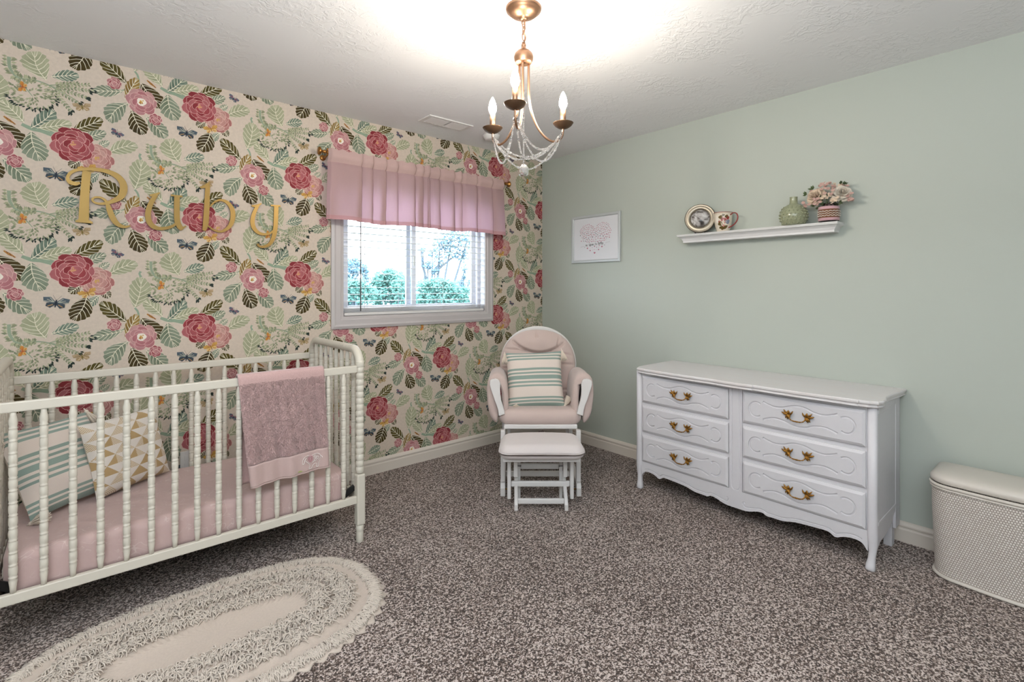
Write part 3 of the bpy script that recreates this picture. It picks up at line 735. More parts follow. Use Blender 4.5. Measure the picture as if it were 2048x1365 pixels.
# ------------------------------------------------------------------ mattress
MX0, MX1, MY0, MY1, MZ0, MZ1 = -3.395, -2.145, -.800, -.165, .2085, .362
mat = thing('crib_mattress', 'crib mattress in a pale pink fitted sheet inside the crib', 'mattress', ((MX0+MX1)/2, (MY0+MY1)/2, MZ0))
def rrbox(hx, hy, hz, rc, re, n=8, wob=None):
    """rounded box as stacked rounded rectangles"""
    prof = [(1-1, 0)]
    rings = []
    for k in range(n+1):
        a = PI/2*k/n; rings.append((re*(1-math.sin(a)), re*(1-math.cos(a))))
    rings = rings+[(d, 2*hz-z) for d, z in reversed(rings)]
    vs = []; m = 0
    for d, z in rings:
        row = []
        for cx, cy, a0 in ((1, 1, 0), (-1, 1, 90), (-1, -1, 180), (1, -1, 270)):
            for k in range(7):
                a = math.radians(a0+15*k); r = max(.002, rc-d*.6)
                row.append(((hx-rc)*cx+(r-d*.4)*math.cos(a), (hy-rc)*cy+(r-d*.4)*math.sin(a)))
        # straight edges get extra points
        full = []
        for i in range(len(row)):
            a = row[i]; c = row[(i+1) % len(row)]; L_ = math.hypot(c[0]-a[0], c[1]-a[1]); q = max(1, int(L_/.03))
            q = 24 if i % 7 == 6 else 1
            full += [(a[0]+(c[0]-a[0])*t/q, a[1]+(c[1]-a[1])*t/q) for t in range(q)]
        m = len(full); vs += [(x, y, z) for x, y in full]
    if wob: vs = [wob(*p) for p in vs]
    f = [(i*m+k, i*m+(k+1) % m, (i+1)*m+(k+1) % m, (i+1)*m+k) for i in range(len(rings)-1) for k in range(m)]
    f += [tuple(reversed(range(m))), tuple((len(rings)-1)*m+k for k in range(m))]
    return vs, f
def wobm(x, y, z):
    w = .004*math.sin(x*19+z*11)*math.sin(z*23)+.003*math.sin(x*47+1)
    return (x, y+(w if y < 0 else -w), z)
b = MB(); v, f = rrbox((MX1-MX0)/2, (MY1-MY0)/2, (MZ1-MZ0)/2, .06, .035, 6, wobm); b.add(v, f, 0, True)
b.build('fitted_sheet', M['sheet'], mat)

# ------------------------------------------------------------------ pillows
def pillow(name, w, h, t, front, back, parent, n=30, pinch=.10):
    def th(u, v): return t*(max(0, 1-abs(u)**3.0)*max(0, 1-abs(v)**3.0))**.52
    def P(u, v, s):
        cu = u*(1-pinch*(1-u*u)*0-pinch*.55*(1-abs(u))**0*(1-v*v)*abs(u)**3*.9); cv = v*(1-pinch*.5*(1-u*u)*abs(v)**3*.9)
        wr = .012*t*8*math.sin(5*u+3*v)*math.sin(4*v-2*u)*(1-u*u)*(1-v*v)
        return (cu*w/2, -s*(th(u, v)+(wr if s > 0 else 0)), cv*h/2)
    b = MB(); b.grid(lambda a, c: P(a*2-1, c*2-1, 1), n, n, 0, True, True); b.grid(lambda a, c: P(a*2-1, c*2-1, -1), n, n, 1, True, True, flip=True)
    return b.build(name, [front, back], parent)
def tassel(parent, c, d, L=.064, fan=.024):
    c = Vector(c); d = Vector(d).normalized(); b = MB(); q = d.orthogonal().normalized(); r = d.cross(q)
    b.ball(c, .0085, 10, 8); b.tube([c-d*.02, c], .0025, 6)
    rg = random.Random(int(c.x*1e4+c.z*977))
    for k in range(64):
        a = rg.uniform(0, 6.28); f = math.sqrt(rg.random()); o = q*math.cos(a)+r*math.sin(a)
        b.tube([c+o*.003, c+d*.012+o*(.005+.003*f), c+d*L*.55+o*fan*f*.75, c+d*L*rg.uniform(.93, 1.05)+o*fan*f], [.0019, .0019, .0019, .0015], 4)
    b.tube([c+d*.010+(q*math.cos(a)+r*math.sin(a))*.0078 for a in [2*PI*k/10 for k in range(10)]], .0016, 5, True)
    return b.build('tassel', M['tassel'], parent)
def place(o, loc, xdir, up):
    """orient a pillow: xdir along its width, up along its height"""
    x = Vector(xdir).normalized(); z = Vector(up); z = (z-x*z.dot(x)).normalized(); y = z.cross(x)
    o.matrix_world = Matrix((( x.x, y.x, z.x, loc[0]), (x.y, y.y, z.y, loc[1]), (x.z, y.z, z.z, loc[2]), (0, 0, 0, 1)))
def striped_pillow(label, w, h, t, tassels):
    p = thing('striped_pillow', label, 'pillow', (0, 0, 0), 0, None)
    pillow('cover', w, h, t, M['stripes'], M['gusset'], p)
    for (u, v), d in tassels: tassel(p, (u*w/2, 0, v*h/2), d)
    return p
pc_ = striped_pillow('striped green and cream tasselled pillow leaning in the crib', .36, .375, .060, [((-1.03, 1.0), (-.2, -.35, -1)), ((1.03, 1.0), (.3, 0, -1)), ((-1.0, -1.04), (.15, -1, -.06))])
place(pc_, (-3.251, -.370, .545), (.195, .155, .004), (-.138, .12, .332))
pg = thing('geometric_pillow', 'pillow with gold and white triangle pattern leaning in the crib', 'pillow', (0, 0, 0))
pillow('cover', .355, .335, .052, M['triangles'], M['gusset'], pg)
place(pg, (-3.020, -.305, .532), (.300, .215, .004), (-.07, .075, .318))

# ------------------------------------------------------------------ blanket over the front rail
blk = thing('plush_blanket', 'fluffy pink baby blanket draped over the crib front rail', 'blanket', (-2.475, CYF, .90))
def blf(u, s):                                       # u across, s along from the inside hem, over the rail, to the front hem
    Lin, Lov, Lout = .475, .052, .475
    d = s*(Lin+Lov+Lout)
    dn = .0
    if d < Lin: y = .019; z = -(Lin-d)-.004; k = (Lin-d)/Lin; front = 0
    elif d < Lin+Lov:
        a = (d-Lin)/Lov*PI; y = .0195*math.cos(a); z = .0195*math.sin(a)*.75; k = 0; front = .5
    else: y = -.019; z = -(d-Lin-Lov); k = (d-Lin-Lov)/Lout; front = 1
    x0, x1 = -.193, .180
    x = x0+(x1-x0)*u+ (k*.045*(1-u)+k*.018*u if front == 1 else (k*.02*(1-u) if front == 0 else 0))
    fold = .010*math.sin(u*13+.6)*k+.006*math.sin(u*29)*k+(.014*math.exp(-((u-.80)/.05)**2) if front == 1 else 0)*k
    y += -(fold+.012*k) if front == 1 else (fold*.4+.006*k)
    z += (.016*u-.006)*k*(1 if front == 1 else .4)
    return Vector((x, y, z))
NB = .905
b = MB(); b.grid(lambda u, v: blf(u, v*NB), 40, 60); o = b.build('plush_body', M['plush'], blk)
so = o.modifiers.new('Solid', 'SOLIDIFY'); so.thickness = .006; so.offset = 0
b = MB(); rg = random.Random(3)
def fur(n, s0, s1, side):
    for _ in range(n):
        u = rg.random(); s_ = rg.uniform(s0, s1); p = blf(u, s_); du = blf(min(1, u+.01), s_)-blf(max(0, u-.01), s_); dv = blf(u, min(1, s_+.004))-blf(u, max(0, s_-.004))
        nrm = du.cross(dv); nrm.normalize(); nrm *= side
        if s_ > .55 and nrm.y > 0: nrm = -nrm
        if s_ < .45 and side > 0 and nrm.y < 0: nrm = -nrm
        clump = math.sin(u*37+s_*23)*math.sin(u*19-s_*41)
        t = Vector((rg.uniform(-1, 1)+.8*clump, 0, rg.uniform(-1.2, .5)-.5)); L_ = rg.uniform(.007, .013); tip = p+nrm*L_*.8+t*L_*.55
        q = Vector((rg.uniform(-1, 1), 0, rg.uniform(-1, 1))); q = q.normalized()*.0016; r = q.cross(nrm).normalized()*.0016
        b.add([p+nrm*.002+q, p+nrm*.002-q*.5+r, p+nrm*.002-q*.5-r, tip], [(0, 1, 3), (1, 2, 3), (2, 0, 3)], 0, True)
fur(17000, .47, NB-.004, 1); fur(1500, .05, .45, 1)
o = b.build('plush_pile', M['plush'], blk); o['kind'] = 'stuff'
b = MB(); b.grid(lambda u, v: blf(u, NB+v*(1-NB))+Vector((0, -.005, 0)), 40, 10); o = b.build('satin_border', M['satin'], blk); tag(o, 'smooth satin border with an embroidered elephant')
so = o.modifiers.new('Solid', 'SOLIDIFY'); so.thickness = .003; so.offset = 0
b = MB(); b.tube([blf(u/40, 1)+Vector((0, -.005, 0)) for u in range(41)], .0032, 6); b.build('border_piping', M['satin'], blk)
# embroidery, traced on the border
def emb(pts, r, m, n=5):
    out = []
    for x, z in pts:                                # metres on the border, right of its left edge / above its lower edge
        u = x/.345; s_ = 1-z/1.002
        out.append(tuple(blf(u, s_)+Vector((0, -.0085, 0))))
    em.tube(smooth(out, n), r, 5)
W0, D0 = .222, .012
def E(lst): return [(W0+x*.001, D0+z*.001) for x, z in lst]
em = MB()
for l in ([(0,38),(4,52),(14,62),(26,64),(36,60)], [(0,38),(2,30),(8,34),(12,48),(20,56)], [(50,62),(62,64),(76,62),(84,52),(82,38),(74,32)], [(50,62),(42,60),(36,60)], [(30,26),(34,14),(28,2),(40,2),(46,12),(56,20),(66,16),(64,2),(74,2),(76,18),(80,30)], [(12,46),(20,36),(30,26)], [(54,54),(60,58),(66,52),(60,46),(54,54)], [(66,44),(72,50),(78,44),(72,38),(66,44)], [(56,38),(62,42),(66,34),(58,30),(56,38)], [(84,52),(90,46),(92,40)], [(46,26),(54,32),(62,28)]): emb(E(l), .0013, None)
em.build('embroidery', M['thread_white'], blk)
em = MB()
for l in ([(28,44),(34,60),(44,60),(47,44),(38,32),(28,44)], [(33,46),(37,54),(42,54),(43,45),(38,39),(33,46)]): emb(E(l), .0016, None)
em.build('embroidery', M['thread_pink'], blk)
em = MB()
for l in ([(-22,-2),(-16,3),(-8,2),(-2,-1)], [(-18,1),(-12,-2),(-6,0)]): emb(E(l), .0014, None)
em.build('embroidery', M['thread_green'], blk)
# ------------------------------------------------------------------ glider chair (local x right, y away from the room, z up)
RZ = TH-PI/2
def lp(lat, dep, z=0): return CAM.x+RT.x*lat+FW.x*dep, CAM.y+RT.y*lat+FW.y*dep, z
DC, LC_ = 3.35, .180
gl = thing('glider_chair', 'white glider chair with blush tufted cushions in the corner', 'chair', lp(LC_, DC), RZ)
def CP_(u, v, d): return ((u-1024)*d/1002.396-LC_, 1.29603-(v-575.589)*d/1002.396)    # (x, z) on the chair at depth d
def yy(d): return d-DC
b = MB()                                            # rounded wooden back hoop
hp = []
for k in range(33):
    a = PI*(k/32); hp.append((.010+.254*math.cos(PI-a), yy(3.66)+.03*math.sin(a), .728+.260*math.sin(a)**.9))
hp = [(-.180, yy(3.60), .46)]+[(-.232, yy(3.63), .62)]+hp+[(.250, yy(3.63), .62), (.195, yy(3.60), .46)]
hp = smooth(hp, 3)
for i, (nm) in enumerate(['x']):
    n = len(hp); vs = []
    for i, p in enumerate(hp):
        a = hp[max(0, i-1)]; c = hp[min(n-1, i+1)]; t = (c-a).normalized(); o_ = Vector((0, 1, 0)).cross(t); o_.normalize()
        for s, e in ((-.024, -.012), (.024, -.012), (.024, .012), (-.024, .012)): vs.append(p+o_*s+Vector((0, e, 0)))
    b.add(vs, [(i*4+k, i*4+(k+1) % 4, (i+1)*4+(k+1) % 4, (i+1)*4+k) for i in range(n-1) for k in range(4)]+[(3, 2, 1, 0), tuple((n-1)*4+k for k in range(4))])
b.build('back_hoop', M['chairwood'], gl, bevel=.006)
b = MB()
for k in range(4): b.bar((-.117+.085*k, yy(3.60), .44), (-.11+.08*k, yy(3.665), .94), .03, .012, (0, 1, 0))
b.build('back_slats', M['chairwood'], gl, bevel=.003)
# back cushion: tufted, rounded top
def backc(u, v, s):
    # u,v in disc coordinates -> outline
    r = math.hypot(u, v); a = math.atan2(v, u)
    ca, sa = math.cos(a), math.sin(a)
    hw = .268
    ex = 2.3 if sa > 0 else 3.2
    R_ = (abs(ca)**ex+abs(sa)**ex)**(-1/ex)
    X = R_*r*ca*hw+.002; Z = R_*r*sa*(.262 if sa > 0 else .275)
    X *= 1-.12*max(0, -Z/.275)**1.5
    X += .02*max(0, Z/.26)*.3
    th = .062*max(0, 1-r**3.2)**.55
    if s > 0:
        ax, az = X, Z
        d1 = abs(az-(.092+2.3*ax*ax))               # curved seam under the head-rest lobe
        th -= .042*math.exp(-(d1/.009)**2)*(1 if abs(ax) < .17 else max(0, 1-(abs(ax)-.17)/.05))*max(0, 1-r**4)
        th += .024*math.exp(-((ax-.0)/.12)**2-((az-.175)/.055)**2)
        for (px, pz, qx, qz) in ((-.09, .105, -.235, .115), (.09, .105, .24, .085), (-.13, .13, -.19, .19), (.135, .14, .155, .23), (-.01, .20, -.012, .25), (.17, .02, .262, .02), (-.17, -.02, -.26, -.025), (.15, -.16, .26, -.15), (-.15, -.16, -.26, -.15), (-.1, -.1, .1, -.1)):
            t = max(0, min(1, ((ax-px)*(qx-px)+(az-pz)*(qz-pz))/((qx-px)**2+(qz-pz)**2)))
            d = math.hypot(ax-px-t*(qx-px), az-pz-t*(qz-pz)); th -= .017*math.exp(-(d/.0062)**2)*max(0, 1-r**8)
        th += .003*math.sin(ax*60)*math.sin(az*40)*(1-r*r)
    return X, Z, th*s
b = MB(); nr, na = 84, 220
for s in (1, -1):
    vs = [(0, 0)]; 
    pts = []
    for i in range(nr+1):
        for k in range(na):
            r = i/nr; a = 2*PI*k/na; X, Z, t = backc(r*math.cos(a), r*math.sin(a), s)
            pts.append((X, -t, Z))
    f = [(i*na+k, i*na+(k+1) % na, (i+1)*na+(k+1) % na, (i+1)*na+k) for i in range(nr) for k in range(na)]
    if s < 0: f = [tuple(reversed(q)) for q in f]
    b.add(pts, f, 0, True)
o = b.build('back_cushion', M['blush'], gl, merge=True); o.location = (.0, yy(3.575), .735); o.rotation_euler = (math.radians(-11), math.radians(2), 0)
for (x0_, z0_, x1_, z1_, y_) in ((-.160, .905, -.195, .920, 3.625), (.125, .955, .175, .942, 3.635)):
    b = MB(); b.tube(smooth([(x0_, yy(y_)-.03, z0_), ((x0_+x1_)/2, yy(y_)-.035, (z0_+z1_)/2+.004), (x1_, yy(y_), z1_)], 4), .003, 6); b.build('cushion_tie', M['satin'], gl)
# seat cushion
def wobs(x, y, z):
    k = max(0, 1-(x/.27)**2)*max(0, 1-(y/.25)**2)
    return (x*(1+.03*(1-abs(y)/.25)), y, z+(.012*k if z > .05 else 0)-(.012*(1-(x/.27)**2) if z < .03 and y < 0 else 0))
b = MB(); v, f = rrbox(.262, .245, .046, .06, .042, 6, wobs); b.add(v, f, 0, True); b.build('seat_cushion', M['blush'], gl, loc=(0, yy(3.395), .430))
b = MB(); b.box(-.232, .232, yy(3.155), yy(3.60), .404, .432); b.build('seat_frame', M['chairwood'], gl, bevel=.005)
# arms
armL = [(979.8,762),(979.5,770),(982,779),(985.5,789),(989,800),(993,810),(996,820),(997.5,832),(1010,828),(1007,815),(1003,803),(1001,792),(1000.3,780),(1000.6,768),(998.5,762),(995,759),(990,758),(984.5,759)]
for s in (1, -1):
    poly = [CP_(u, v, 3.16) for u, v in armL]
    if s > 0: poly = [(-x+.003, z) for x, z in poly][::-1]
    b = MB(); b.prism(poly, lambda a, c, d: (a, d, c), yy(3.150), yy(3.175)); b.build('arm_front', M['chairwood'], gl, bevel=.003)
    sx = s; b = MB()
    sec = [(.205, .50), (.205, .60), (.212, .685), (.232, .730), (.268, .748), (.305, .742), (.330, .715), (.340, .66), (.338, .58), (.325, .50), (.300, .452), (.275, .440), (.268, .50), (.272, .62), (.258, .690), (.243, .66), (.235, .56), (.232, .50)]
    sec = [(p.x, p.y) for p in smooth(sec, 3, True)]
    n = len(sec); vs = []; deps = [3.178, 3.182, 3.20, 3.30, 3.42, 3.52, 3.56, 3.565]; scl = [.80, .93, 1, 1, 1, .99, .93, .80]
    for d, q in zip(deps, scl):
        for x, z in sec:
            cx, cz = .272, .62; low = max(0, (.62-z))*.0
            vs.append((sx*(cx+(x-cx)*q), yy(d), cz+(z-cz)*q-(d-3.18)*.04+.004*math.sin(d*60+z*30)))
    f = [(i*n+k, i*n+(k+1) % n, (i+1)*n+(k+1) % n, (i+1)*n+k) for i in range(len(deps)-1) for k in range(n)]
    f += [tuple(reversed(range(n))), tuple((len(deps)-1)*n+k for k in range(n))]
    if s < 0: f = [tuple(reversed(q)) for q in f]
    b.add(vs, f, 0, True); b.build('arm_pad', M['blush'], gl)
    b = MB(); b.box(*sorted((s*.232, s*.255)), yy(3.175), yy(3.60), .470, .50); b.bar((s*.244, yy(3.56), .43), (s*.244, yy(3.58), .68), .02, .04, (0, 1, 0)); b.build('arm_frame', M['chairwood'], gl, bevel=.003)
# glider base
for s in (-1, 1):
    x = s*.236-.001
    b = MB(); b.box(x-.014, x+.014, yy(3.122), yy(3.155), .085, .405); b.build('front_post', M['chairwood'], gl, bevel=.003)
    b = MB(); b.box(x-.014, x+.014, yy(3.55), yy(3.585), .085, .40); b.build('rear_post', M['chairwood'], gl, bevel=.003)
    b = MB(); P_ = [(yy(3.105), .0), (yy(3.105), .05), (yy(3.117), .078), (yy(3.14), .085), (yy(3.56), .085), (yy(3.60), .07), (yy(3.605), 0), (yy(3.55), 0), (yy(3.52), .035), (yy(3.17), .035), (yy(3.14), 0)]
    b.prism(P_, lambda a, c, d: (d, a, c), x-.0155, x+.0155); b.build('foot_runner', M['chairwood'], gl, bevel=.004)
    b = MB(); b.bar((s*.20, yy(3.25), .11), (s*.20, yy(3.29), .40), .02, .03, (0, 1, 0)); b.bar((s*.20, yy(3.47), .11), (s*.20, yy(3.43), .40), .02, .03, (0, 1, 0)); b.build('glide_arm', M['chairwood'], gl, bevel=.003)
    b = MB(); b.tube([(x-s*.012, yy(3.112), .045), (x-s*.055, yy(3.112), .045)], .004, 8); b.build('bolt', M['brass'], gl)
for q in ((yy(3.565), yy(3.583), .06, .12), (yy(3.30), yy(3.318), .05, .085), (yy(3.30), yy(3.33), .375, .403)):
    b = MB(); b.box(-.222, .222, *q); b.build('stretcher', M['chairwood'], gl, bevel=.003)

# ------------------------------------------------------------------ ottoman
DO = 3.03
ot = thing('glider_ottoman', 'pale cushioned glider ottoman on a white frame before the chair', 'ottoman', lp(.170, DO), RZ)
yo = lambda d: d-DO
def wobo(x, y, z):
    k = max(0, 1-(x/.26)**2)*max(0, 1-(y/.19)**2); fr = (-y/.19)*.5+.5
    return (x*(1-.07*(1-fr))*(1+.02*(.08-z)), y, z+.016*k*(1 if z > .04 else 0))
b = MB(); v, f = rrbox(.252, .158, .039, .075, .046, 8, wobo); b.add(v, f, 0, True); b.build('cushion', M['ottoman'], ot, loc=(0, yo(2.952), .322))
b = MB(); b.box(-.222, .222, yo(2.85), yo(3.085), .302, .324); b.build('seat_frame', M['chairwood'], ot, bevel=.004)
for s in (-1, 1):
    b = MB(); b.bar((s*.187, yo(3.00), .035), (s*.187, yo(3.00), .255), .023, .04, (0, 1, 0)); b.bar((s*.187, yo(3.00), .245), (s*.187, yo(3.02), .304), .023, .04, (0, 1, 0)); b.build('glide_leg', M['chairwood'], ot, bevel=.005)
    b = MB(); b.box(s*.148-.012, s*.148+.012, yo(2.985), yo(3.015), .165, .304); b.build('pivot_block', M['chairwood'], ot, bevel=.003)
    b = MB(); b.box(s*.128-.010, s*.128+.010, yo(3.050), yo(3.080), 0, .304); b.build('upright', M['chairwood'], ot, bevel=.003)
    b = MB(); xx = s*.146
    P_ = [(yo(2.905), 0), (yo(2.905), .035), (yo(2.925), .06), (yo(3.06), .16), (yo(3.085), .16), (yo(3.085), .105), (yo(2.955), .02), (yo(2.945), 0)]
    b.prism(P_, lambda a, c, d: (d, a, c), xx-.0105, xx+.0105); b.build('front_foot', M['chairwood'], ot, bevel=.003)
    b = MB(); b.tube([(s*.118, yo(3.05), .210), (s*.162, yo(3.05), .210)], .004, 8); b.ball((s*.119, yo(3.05), .210), .006, 8, 6); b.build('bolt', M['steel'], ot)
for nm, (d, z, h, t, hw) in (('front_crossbar', (2.925, .030, .032, .018, .136)), ('swing_crossbar', (2.995, .103, .034, .02, .176)), ('rear_crossbar', (3.08, .178, .034, .02, .119))):
    b = MB(); b.box(-hw, hw, yo(d), yo(d)+t, z, z+h); b.build(nm, M['chairwood'], ot, bevel=.006)

# ------------------------------------------------------------------ pillow on the chair
pw = striped_pillow('striped green and cream tasselled pillow propped on the glider chair', .375, .375, .06, [((-1.05, .93), (0, -.15, -1)), ((1.04, .98), (.15, -.15, -1)), ((-.9, -1.0), (.7, -.7, -.02)), ((1.0, -.96), (.55, -.3, .8))])
c0 = Vector(lp(.152, 3.345, .684)); place(pw, c0, RT+Vector((0, 0, .035)), Vector((0, 0, 1))+FW*.42)
# ------------------------------------------------------------------ dresser
DX, DY = -.235, -1.985
dr = thing('dresser', 'long white painted six-drawer dresser with carved fronts and brass pulls', 'dresser', (DX, DY, 0))
def carve(body, cutter, name, mat, parent):
    """cut grooves: body minus cutter, returned as one plain mesh object"""
    a = body.build(name, mat); c = cutter.build('cutter', mat)
    for o in (a, c):
        bm = bmesh.new(); bm.from_mesh(o.data); bmesh.ops.remove_doubles(bm, verts=bm.verts, dist=1e-6); bmesh.ops.recalc_face_normals(bm, faces=bm.faces); bm.to_mesh(o.data); bm.free()
    md = a.modifiers.new('b', 'BOOLEAN'); md.object = c; md.operation = 'DIFFERENCE'; md.solver = 'EXACT'; md.use_self = True
    dg = bpy.context.evaluated_depsgraph_get(); dg.update()
    me = bpy.data.meshes.new_from_object(a.evaluated_get(dg)); a.modifiers.clear(); print('CARVE', name, len(a.data.polygons), len(me.polygons), [round(v, 3) for v in a.dimensions])
    if len(me.polygons) > 20: a.data = me
    me = a.data
    bpy.data.objects.remove(c, do_unlink=True); a.parent = parent
    me.materials.clear(); me.materials.append(mat)
    return a
def fr(x): return x-DX
def wy(y): return y-DY
XF = -.440                                           # face of the case
# case
b = MB()
b.box(fr(XF), fr(-.018), wy(-2.612), wy(-1.350), .165, .758)
b.build('case', M['dresser'], dr, bevel=.002)
# side panels with a framed field and a shaped lower edge
for s, yv in ((-1, -2.622), (1, -1.345)):
    b = MB(); e = .010
    sp = [(-.425, .78), (-.425, .11), (-.385, .098), (-.33, .118), (-.27, .114), (-.21, .124), (-.165, .132), (-.125, .150), (-.105, .120), (-.095, .10), (-.095, .78)]
    sp = [(-.425, .757), (-.425, .080)]+[(p.x, p.y) for p in smooth([(-.40, .100), (-.36, .112), (-.31, .113), (-.26, .118), (-.20, .130), (-.165, .142), (-.13, .168), (-.105, .175)], 4)]+[(-.075, .175), (-.075, .757)]
    b.prism(sp, lambda x, z, d: (fr(x), wy(yv)+d, z), -.006, .006); b.build('side_panel', M['dresser'], dr, bevel=.002)
    b = MB()
    for (x0, x1, z0, z1) in ((-.10, -.022, .09, .757), (-.405, -.10, .195, .215), (-.405, -.10, .712, .757)): b.box(fr(x0), fr(x1), wy(yv)-.0085, wy(yv)+.0085, z0, z1)
    b.build('side_frame', M['dresser'], dr, bevel=.003)
# carved drawer front, one design for all six
hy, hz = .2825, .0838
def frustum(hy, hz, prof):
    b = MB(); vs = []
    for d, x in prof: vs += [(x, -hy+d, -hz+d), (x, hy-d, -hz+d), (x, hy-d, hz-d), (x, -hy+d, hz-d)]
    n = len(prof); b.add(vs, [(i*4+k, i*4+(k+1) % 4, (i+1)*4+(k+1) % 4, (i+1)*4+k) for i in range(n-1) for k in range(4)]+[(3, 2, 1, 0), tuple((n-1)*4+k for k in range(4))])
    return b
XD = -.0165
body = frustum(hy, hz, [(0, 0), (0, -.009), (.0125, XD)])
cut = MB(); up = [(-.172, .047), (-.150, .038), (-.115, .029), (-.07, .034), (-.035, .047), (0, .052), (.035, .047), (.07, .034), (.115, .029), (.150, .038), (.172, .047)]
for s in (1, -1): cut.tube(smooth([(XD+.0006, y, s*z) for y, z in up], 5), .0054, 8)
for s in (1, -1):
    cut.tube([(XD+.0006, s*(.2075+.0385*math.cos(a)*.92), .0385*math.sin(a)) for a in [math.radians(-128+256*k/28) for k in range(29)]], .0054, 8)
dp = carve(body, cut, 'drawer', M['dresser'], dr)
bv = dp.modifiers.new('Bevel', 'BEVEL'); bv.width = .0008; bv.segments = 1; bv.limit_method = 'ANGLE'
# ornate brass pull
hb = MB()
def lf(c, ang, L, w, lift=.004, curl=.3):
    pts = []; rr = []
    for k in range(7):
        t = k/6; a = ang+curl*(t-.3); pts.append((XD-.007-lift*math.sin(PI*t)-.004*t, c[0]+1.22*L*t*math.cos(a), c[1]+1.22*L*t*math.sin(a))); rr.append(max(.001, 1.15*w*math.sin(PI*(.15+.8*t))**.8))
    hb.tube(pts, rr, 7)
for s in (1, -1):
    c = (s*.040, .006)
    for ang, L, w, cu in ((4, .030, .0052, .25), (30, .028, .0042, .3), (95, .019, .0038, -.4), (150, .023, .0040, -.5), (-38, .022, .0042, -.3), (-88, .021, .0044, .5), (55, .016, .0035, .3), (-65, .017, .0036, .2)):
        a = math.radians(ang); a = a if s > 0 else PI-a
        lf(c, a, L, w, .004, cu*s)
    hb.ball((XD-.008, c[0], c[1]), .0075, 8, 6, (.8, 1, 1)); hb.tube([(XD+.001, c[0], c[1]), (XD-.006, c[0], c[1])], .0055, 8)
bp = smooth([(XD-.010, -.036, .004), (XD-.020, -.035, -.008), (XD-.024, -.027, -.016), (XD-.025, -.010, -.020), (XD-.025, .010, -.020), (XD-.024, .027, -.016), (XD-.020, .035, -.008), (XD-.010, .036, .004)], 4)
hb.tube(bp, [.0028+.0008*math.sin(k*1.9) for k in range(len(bp))], 7)
for k in range(-2, 3): hb.ball((XD-.025, .0062*k, -.020), .0044-.0004*abs(k), 8, 6)
hd = hb.build('pull', M['brass'], dp)
rows = [(.646), (.456), (.2645)]
first = True
for yc in (-1.6625, -2.3075):
    for zc in rows:
        if first: dp.location = (fr(XF), wy(yc), zc); first = False
        else:
            c = dup(dp, dr, (fr(XF), wy(yc), zc)); dup(hd, c)
# centre stile with a round-ended groove
b = MB(); b.box(-.007, 0, -.036, .036, -.293, .293); cut = MB()
st = [(-.0072, .022*math.cos(a), .262+.022*math.sin(a)) for a in [PI*k/12 for k in range(13)]]+[(-.0072, -.022*math.cos(a), -.262-.022*math.sin(a)) for a in [PI*k/12 for k in range(13)]]
cut.tube(st, .0046, 8, True)
o = carve(b, cut, 'centre_stile', M['dresser'], dr); o.location = (fr(XF), wy(-1.985), .462)
# apron
half = [(.0, .0785), (.06, .080), (.105, .094), (.130, .100), (.148, .099), (.165, .090), (.20, .0915), (.245, .092), (.30, .106), (.37, .112), (.425, .115), (.455, .114), (.482, .0985), (.515, .113), (.555, .120), (.59, .113), (.6125, .082)]
hs = [(p.x, p.y) for p in smooth(half, 3)]
poly = [(y, z) for y, z in reversed([(-a, z) for a, z in hs])]
poly = [(-y, z) for y, z in reversed(hs)]+[(y, z) for y, z in hs[1:]]
poly = poly+[(.6125, .178), (-.6125, .178)]
b = MB(); b.prism(poly, lambda y, z, d: (d, y, z), -.006, .016); cut = MB()
g1 = [(y, z+.017) for y, z in half if y > .085][:-1]
for s in (1, -1):
    pts = [(.052, .118), (.046, .125), (.040, .121), (.041, .111), (.055, .100)]+g1
    cut.tube(smooth([(-.0056, s*y, z) for y, z in pts], 4), .0040, 6)
o = carve(b, cut, 'apron', M['dresser'], dr); o.location = (fr(XF), 0, 0)
# legs
def cab(sx, sy, x, y):
    secs = [(.757, 0, 0, .019), (.30, 0, 0, .019), (.165, 0, 0, .021), (.12, .002, .001, .0195), (.085, .001, .0, .0150), (.055, -.004, -.003, .0145), (.025, -.009, -.006, .0185), (.008, -.010, -.007, .0195), (0, -.009, -.006, .0165)]
    b = MB(); vs = []
    for z, dx, dy, h in secs:
        for k in range(16):
            a = 2*PI*k/16; ex = 3.2; q = (abs(math.cos(a))**ex+abs(math.sin(a))**ex)**(-1/ex)
            vs.append((fr(x)+sx*dx*1.0+h*q*math.cos(a), wy(y)+sy*dy+h*q*math.sin(a), z))
    n = len(secs); b.add(vs, [(i*16+k, i*16+(k+1) % 16, (i+1)*16+(k+1) % 16, (i+1)*16+k) for i in range(n-1) for k in range(16)]+[tuple(range(16)), tuple((n-1)*16+k for k in reversed(range(16)))], 0, True)
    o = b.build('front_leg', M['dresser'], dr, merge=True)
cab(1, -1, -.434, -2.614); cab(1, 1, -.434, -1.354)
for y in (-2.600, -1.367):
    b = MB(); b.box(fr(-.118), fr(-.07), wy(y)-.018, wy(y)+.018, 0, .17); b.build('rear_leg', M['dresser'], dr, bevel=.003)
